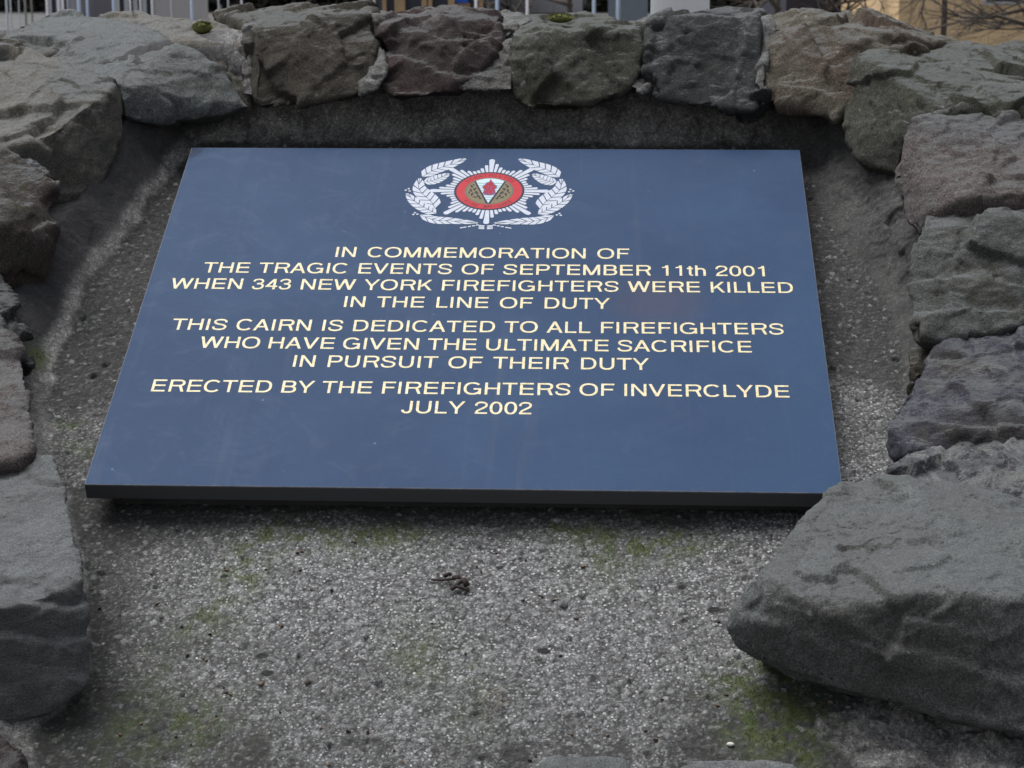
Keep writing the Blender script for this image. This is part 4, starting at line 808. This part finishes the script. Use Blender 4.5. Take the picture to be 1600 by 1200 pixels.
# poles
ppale = plain('galvanised_pole', (0.42, 0.44, 0.46), 0.5, 0.1, 3); pblue = plain('pale_blue_pole', (0.42, 0.52, 0.66), 0.5, 0.05, 3); pwhite = plain('white_pole_paint', (0.72, 0.70, 0.72), 0.5, 0.05, 3); pdull = plain('weathered_post', (0.20, 0.19, 0.17), 0.8, 0.2, 3)
POLES = [(11, 38, 4, ppale, 'grey'), (17, 40, 3, ppale, 'slim pale grey'), (30, 42, 2, ppale, 'very thin grey'), (40, 36, 4, pdull, 'dull brown'), (50, 44, 3, pdull, 'thin dull brown'), (74, 40, 4, pwhite, 'white'), (92, 40, 3.5, pwhite, 'white'), (99, 42, 3.5, pwhite, 'white'), (117, 42, 3, pdull, 'dull brown'),
 (124, 34, 6, pblue, 'broad light blue'), (137, 36, 4.5, pblue, 'light blue'), (178, 36, 5, pblue, 'light blue'), (204, 40, 3, pwhite, 'white'), (220, 40, 3, pwhite, 'white'), (238, 42, 3, pwhite, 'slim white'), (268, 42, 2.5, ppale, 'thin grey'), (300, 38, 5, pblue, 'light blue'), (342, 44, 3, ppale, 'thin grey'), (357, 44, 3, ppale, 'thin grey'), (378, 44, 3.5, pwhite, 'white'),
 (585, 34, 5, ppale, 'grey'), (744, 40, 5, pwhite, 'white'), (777, 36, 6, pblue, 'light blue'), (824, 38, 5, pwhite, 'white'), (928, 38, 6, pblue, 'pale'), (966, 46, 8, pblue, 'wide pale blue')]
NEAR = {11: 'second from the left edge', 17: 'beside the grey one at the left edge', 30: 'left of the brown post', 40: 'at the far left', 50: 'right of the broader brown post', 74: 'at the left end of the grey rendered building', 92: 'in front of the grey rendered building, left of a close pair', 99: 'in front of the grey rendered building, right of a close pair', 117: 'left of the broad blue pole',
 124: 'at the right end of the grey rendered building', 137: 'just right of the broad blue one', 178: 'at the left end of the cream louvred hall', 204: 'in front of the cream hall, leftmost of its three', 220: 'in front of the cream hall, middle one of its three', 238: 'in front of the cream hall, rightmost of its three', 268: 'right of the cream louvred hall', 300: 'above the pale stone with the moss tuft',
 342: 'left of a similar one above the brown coping stone', 357: 'right of a similar one above the brown coping stone', 378: 'above the brown coping stone', 585: 'left of the timber posts', 744: 'right of the blue sheet', 777: 'between the timber building and the slate roofed house', 824: 'at the left end of the slate roofed house', 928: 'between the slate roofed house and the blue shed', 966: 'in front of the pale blue shed'}
for px, Y, wd, mt, what in POLES:
    x = X(px, Y); r = wd * (Y + 1.8) / F / 2; z0 = gz(x, Y) - .1; bm = bmesh.new()
    tube(bm, [(0, 0, 0), (0, 0, 3.5), (0, 0, 8.0)], r, r * .8, 10)
    if px in (11, 300, 777, 124): tube(bm, [(0, 0, 7.9), (.3, -.2, 8.2), (.9, -.5, 8.3)], r * .7, r * .6, 8)
    o = bm_obj('distant_pole', bm, mt); o.location = (x, Y, z0); tag(o, what + ' pole ' + NEAR[px], 'pole', 'blurred poles in the distance')
# parked car roof at the far left
Y = 150; cx = X(27, Y); cz = Z(27, 33, Y) - 1.42
car = empty('parked_car', (cx, Y, cz), 'white car parked far off, only its roof showing at the upper left', 'car'); carw = plain('white_car_paint', (0.60, 0.56, 0.60), 0.3, 0.02, 2, 0.5)
bm = bmesh.new()
prof_ = [(-.9, .35), (-.9, .8), (-.75, 1.0), (-.62, 1.36), (-.45, 1.42), (.45, 1.42), (.62, 1.36), (.75, 1.0), (.9, .8), (.9, .35)]
ra = [bm.verts.new((x, -.9 if z > 1.1 else -2.0, z)) for x, z in prof_]; rb = [bm.verts.new((x, 1.2 if z > 1.1 else 2.1, z)) for x, z in prof_]
for i in range(len(prof_)): j = (i + 1) % len(prof_); bm.faces.new((ra[i], ra[j], rb[j], rb[i]))
bm.faces.new(ra[::-1]); bm.faces.new(rb); bmesh.ops.bevel(bm, geom=bm.edges[:], offset=.04, segments=2, affect='EDGES'); bm_obj('body', bm, carw, car)
boxes('rear_window', [(-.55, .55, -1.2, -.95, 1.05, 1.3)], glass, car)
for sx in (-.82, .82):
    for sy in (-1.3, 1.35):
        bm = bmesh.new(); bmesh.ops.create_cone(bm, cap_ends=True, segments=20, radius1=.33, radius2=.33, depth=.2, matrix=Matrix.Translation((sx, sy, .33)) @ Matrix.Rotation(math.pi / 2, 4, 'Y')); bm_obj('wheel', bm, plain('tyre_rubber', (.02, .02, .02), .9) if sx < 0 and sy < 0 else bpy.data.materials['tyre_rubber'], car)

# bare tree in front of the cream building, limbs reaching in from the right
barkm = plain('grey_brown_bark', (0.085, 0.07, 0.06), 0.9, 0.3, 20)
def grow(bm, p, d, r, L, depth, rr):
    pts = [p]; q = p.copy(); dd = d.copy()
    for k in range(4):
        dd = (dd + Vector((rr.uniform(-.25, .25), rr.uniform(-.25, .25), rr.uniform(-.18, .2)))).normalized(); q = q + dd * L / 4; pts.append(q.copy())
        if depth > 0:
            for _ in range(2 if k > 1 else 1):
                nd = (dd + Vector((rr.uniform(-.9, .9), rr.uniform(-.9, .9), rr.uniform(-.6, .7)))).normalized(); grow(bm, q.copy(), nd, r * .5, L * .6, depth - 1, rr)
    tube(bm, pts, r, r * .45, 6 if depth > 0 else 4)
def bare_tree(px, Y, targets, label, seed, trunk_r=.16, height=6):
    x = X(px, Y); z0 = gz(x, Y) - .1; t = empty('bare_tree', (x, Y, z0), label, 'tree'); rr = random.Random(seed)
    bm = bmesh.new(); tube(bm, [(0, 0, 0), (.05, 0, height * .4), (-.05, .05, height * .75), (0, .1, height)], trunk_r, trunk_r * .35, 12); bm_obj('trunk', bm, barkm, t)
    for k in range(9):
        a = rr.uniform(0, 6.28); bm = bmesh.new(); grow(bm, Vector((0, 0, height * rr.uniform(.35, .95))), Vector((math.cos(a), math.sin(a), rr.uniform(-.1, .7))).normalized(), .05, rr.uniform(1.2, 2.2), 2, rr); bm_obj('limb', bm, barkm, t)
    for path, r in targets:
        bm = bmesh.new(); pts = [Vector(P(a, b, Y + yy)) - t.location for a, b, yy in path]; tube(bm, [Vector((0, 0, pts[0].z + .3))] + pts, r * 1.6, r * .5, 8)
        for q, q2 in zip(pts[:-1], pts[1:]):
            for _ in range(4):
                d = (q2 - q).normalized(); f = rr.random(); nd = (d * .8 + Vector((rr.uniform(-.6, .3), rr.uniform(-.6, .6), rr.uniform(-.6, .7)))).normalized(); grow(bm, q.lerp(q2, f), nd, r * .4, .34, 1, rr)
        bm_obj('limb', bm, barkm, t)
    return t
bare_tree(1830, 20, [([(1700, 60, 0), (1600, 37, -.1), (1560, 25, -.2), (1545, 28, -.2), (1505, 27, -.1), (1478, 20, -.1)], .016), ([(1660, 60, .2), (1580, 33, .3), (1555, 44, .2), (1522, 48, .2)], .013), ([(1700, 30, .2), (1620, 42, .3), (1595, 45, .3), (1555, 46, .3)], .011), ([(1680, -40, .3), (1600, 2, .4), (1560, 18, .3), (1530, 30, .4)], .010)], 'bare winter tree whose branches cross the cream brick wall', 4)
bare_tree(1470, 26, [([(1450, -20, 0), (1443, 5, -.2), (1440, 22, -.2), (1448, 40, -.1)], .012), ([(1450, -30, .2), (1420, 8, .3), (1405, 20, .3)], .008)], 'slender bare tree with drooping twigs before the left end of the cream brick wall', 11, .05, 9)
bare_tree(893, 40, [], 'bare tree trunk between the slate roofed house and the blue shed', 6, .09, 7)
bare_tree(1218, 36, [([(1215, -10, 0), (1190, 5, 0), (1150, 2, 0)], .02)], 'bare tree behind the joint right of the dark coping stone', 8, .10, 6)
# dark hedge bank far behind: nobody could count its twigs
hm = NT('winter_hedge'); hv = hm.coord(); hm.fin(hm.mix(hm.ramp(hm.noise(hv, 1.3, 6, 0.75), [(.35, 0.), (.65, 1.)]), (0.028, 0.03, 0.022), (0.085, 0.08, 0.07)), 0.95, None, 0.1)
rs = np.random.RandomState(4); n = 90000; hx = rs.uniform(-60, 55, n); hy = 168 + rs.uniform(-4, 4, n); hzz = -5.3 + rs.beta(1.4, 1.4, n) * (9.5 + 1.5 * np.sin(hx * .7) + np.sin(hx * 1.9))
cn = np.stack([hx, hy, hzz], 1); a1 = rs.normal(size=(n, 3)); a1 /= np.linalg.norm(a1, axis=1)[:, None]; a2 = np.cross(a1, rs.normal(size=(n, 3))); a2 /= np.linalg.norm(a2, axis=1)[:, None]; sz = rs.uniform(.25, .6, n)[:, None]
co = np.stack([cn - a1 * sz, cn + a1 * sz, cn + a2 * sz * 1.2], 1).reshape(-1, 3)
me = bpy.data.meshes.new('hedge'); me.vertices.add(len(co)); me.vertices.foreach_set('co', co.ravel()); me.loops.add(3 * n); me.loops.foreach_set('vertex_index', np.arange(3 * n, dtype=np.int32)); me.polygons.add(n); me.polygons.foreach_set('loop_start', np.arange(0, 3 * n, 3, dtype=np.int32)); me.update(calc_edges=True)
o = link('hedge', me, hm.m); o['kind'] = 'stuff'; o['label'] = 'dark leafless hedge and scrub far behind the poles'; o['category'] = 'hedge'
print("TRIS")
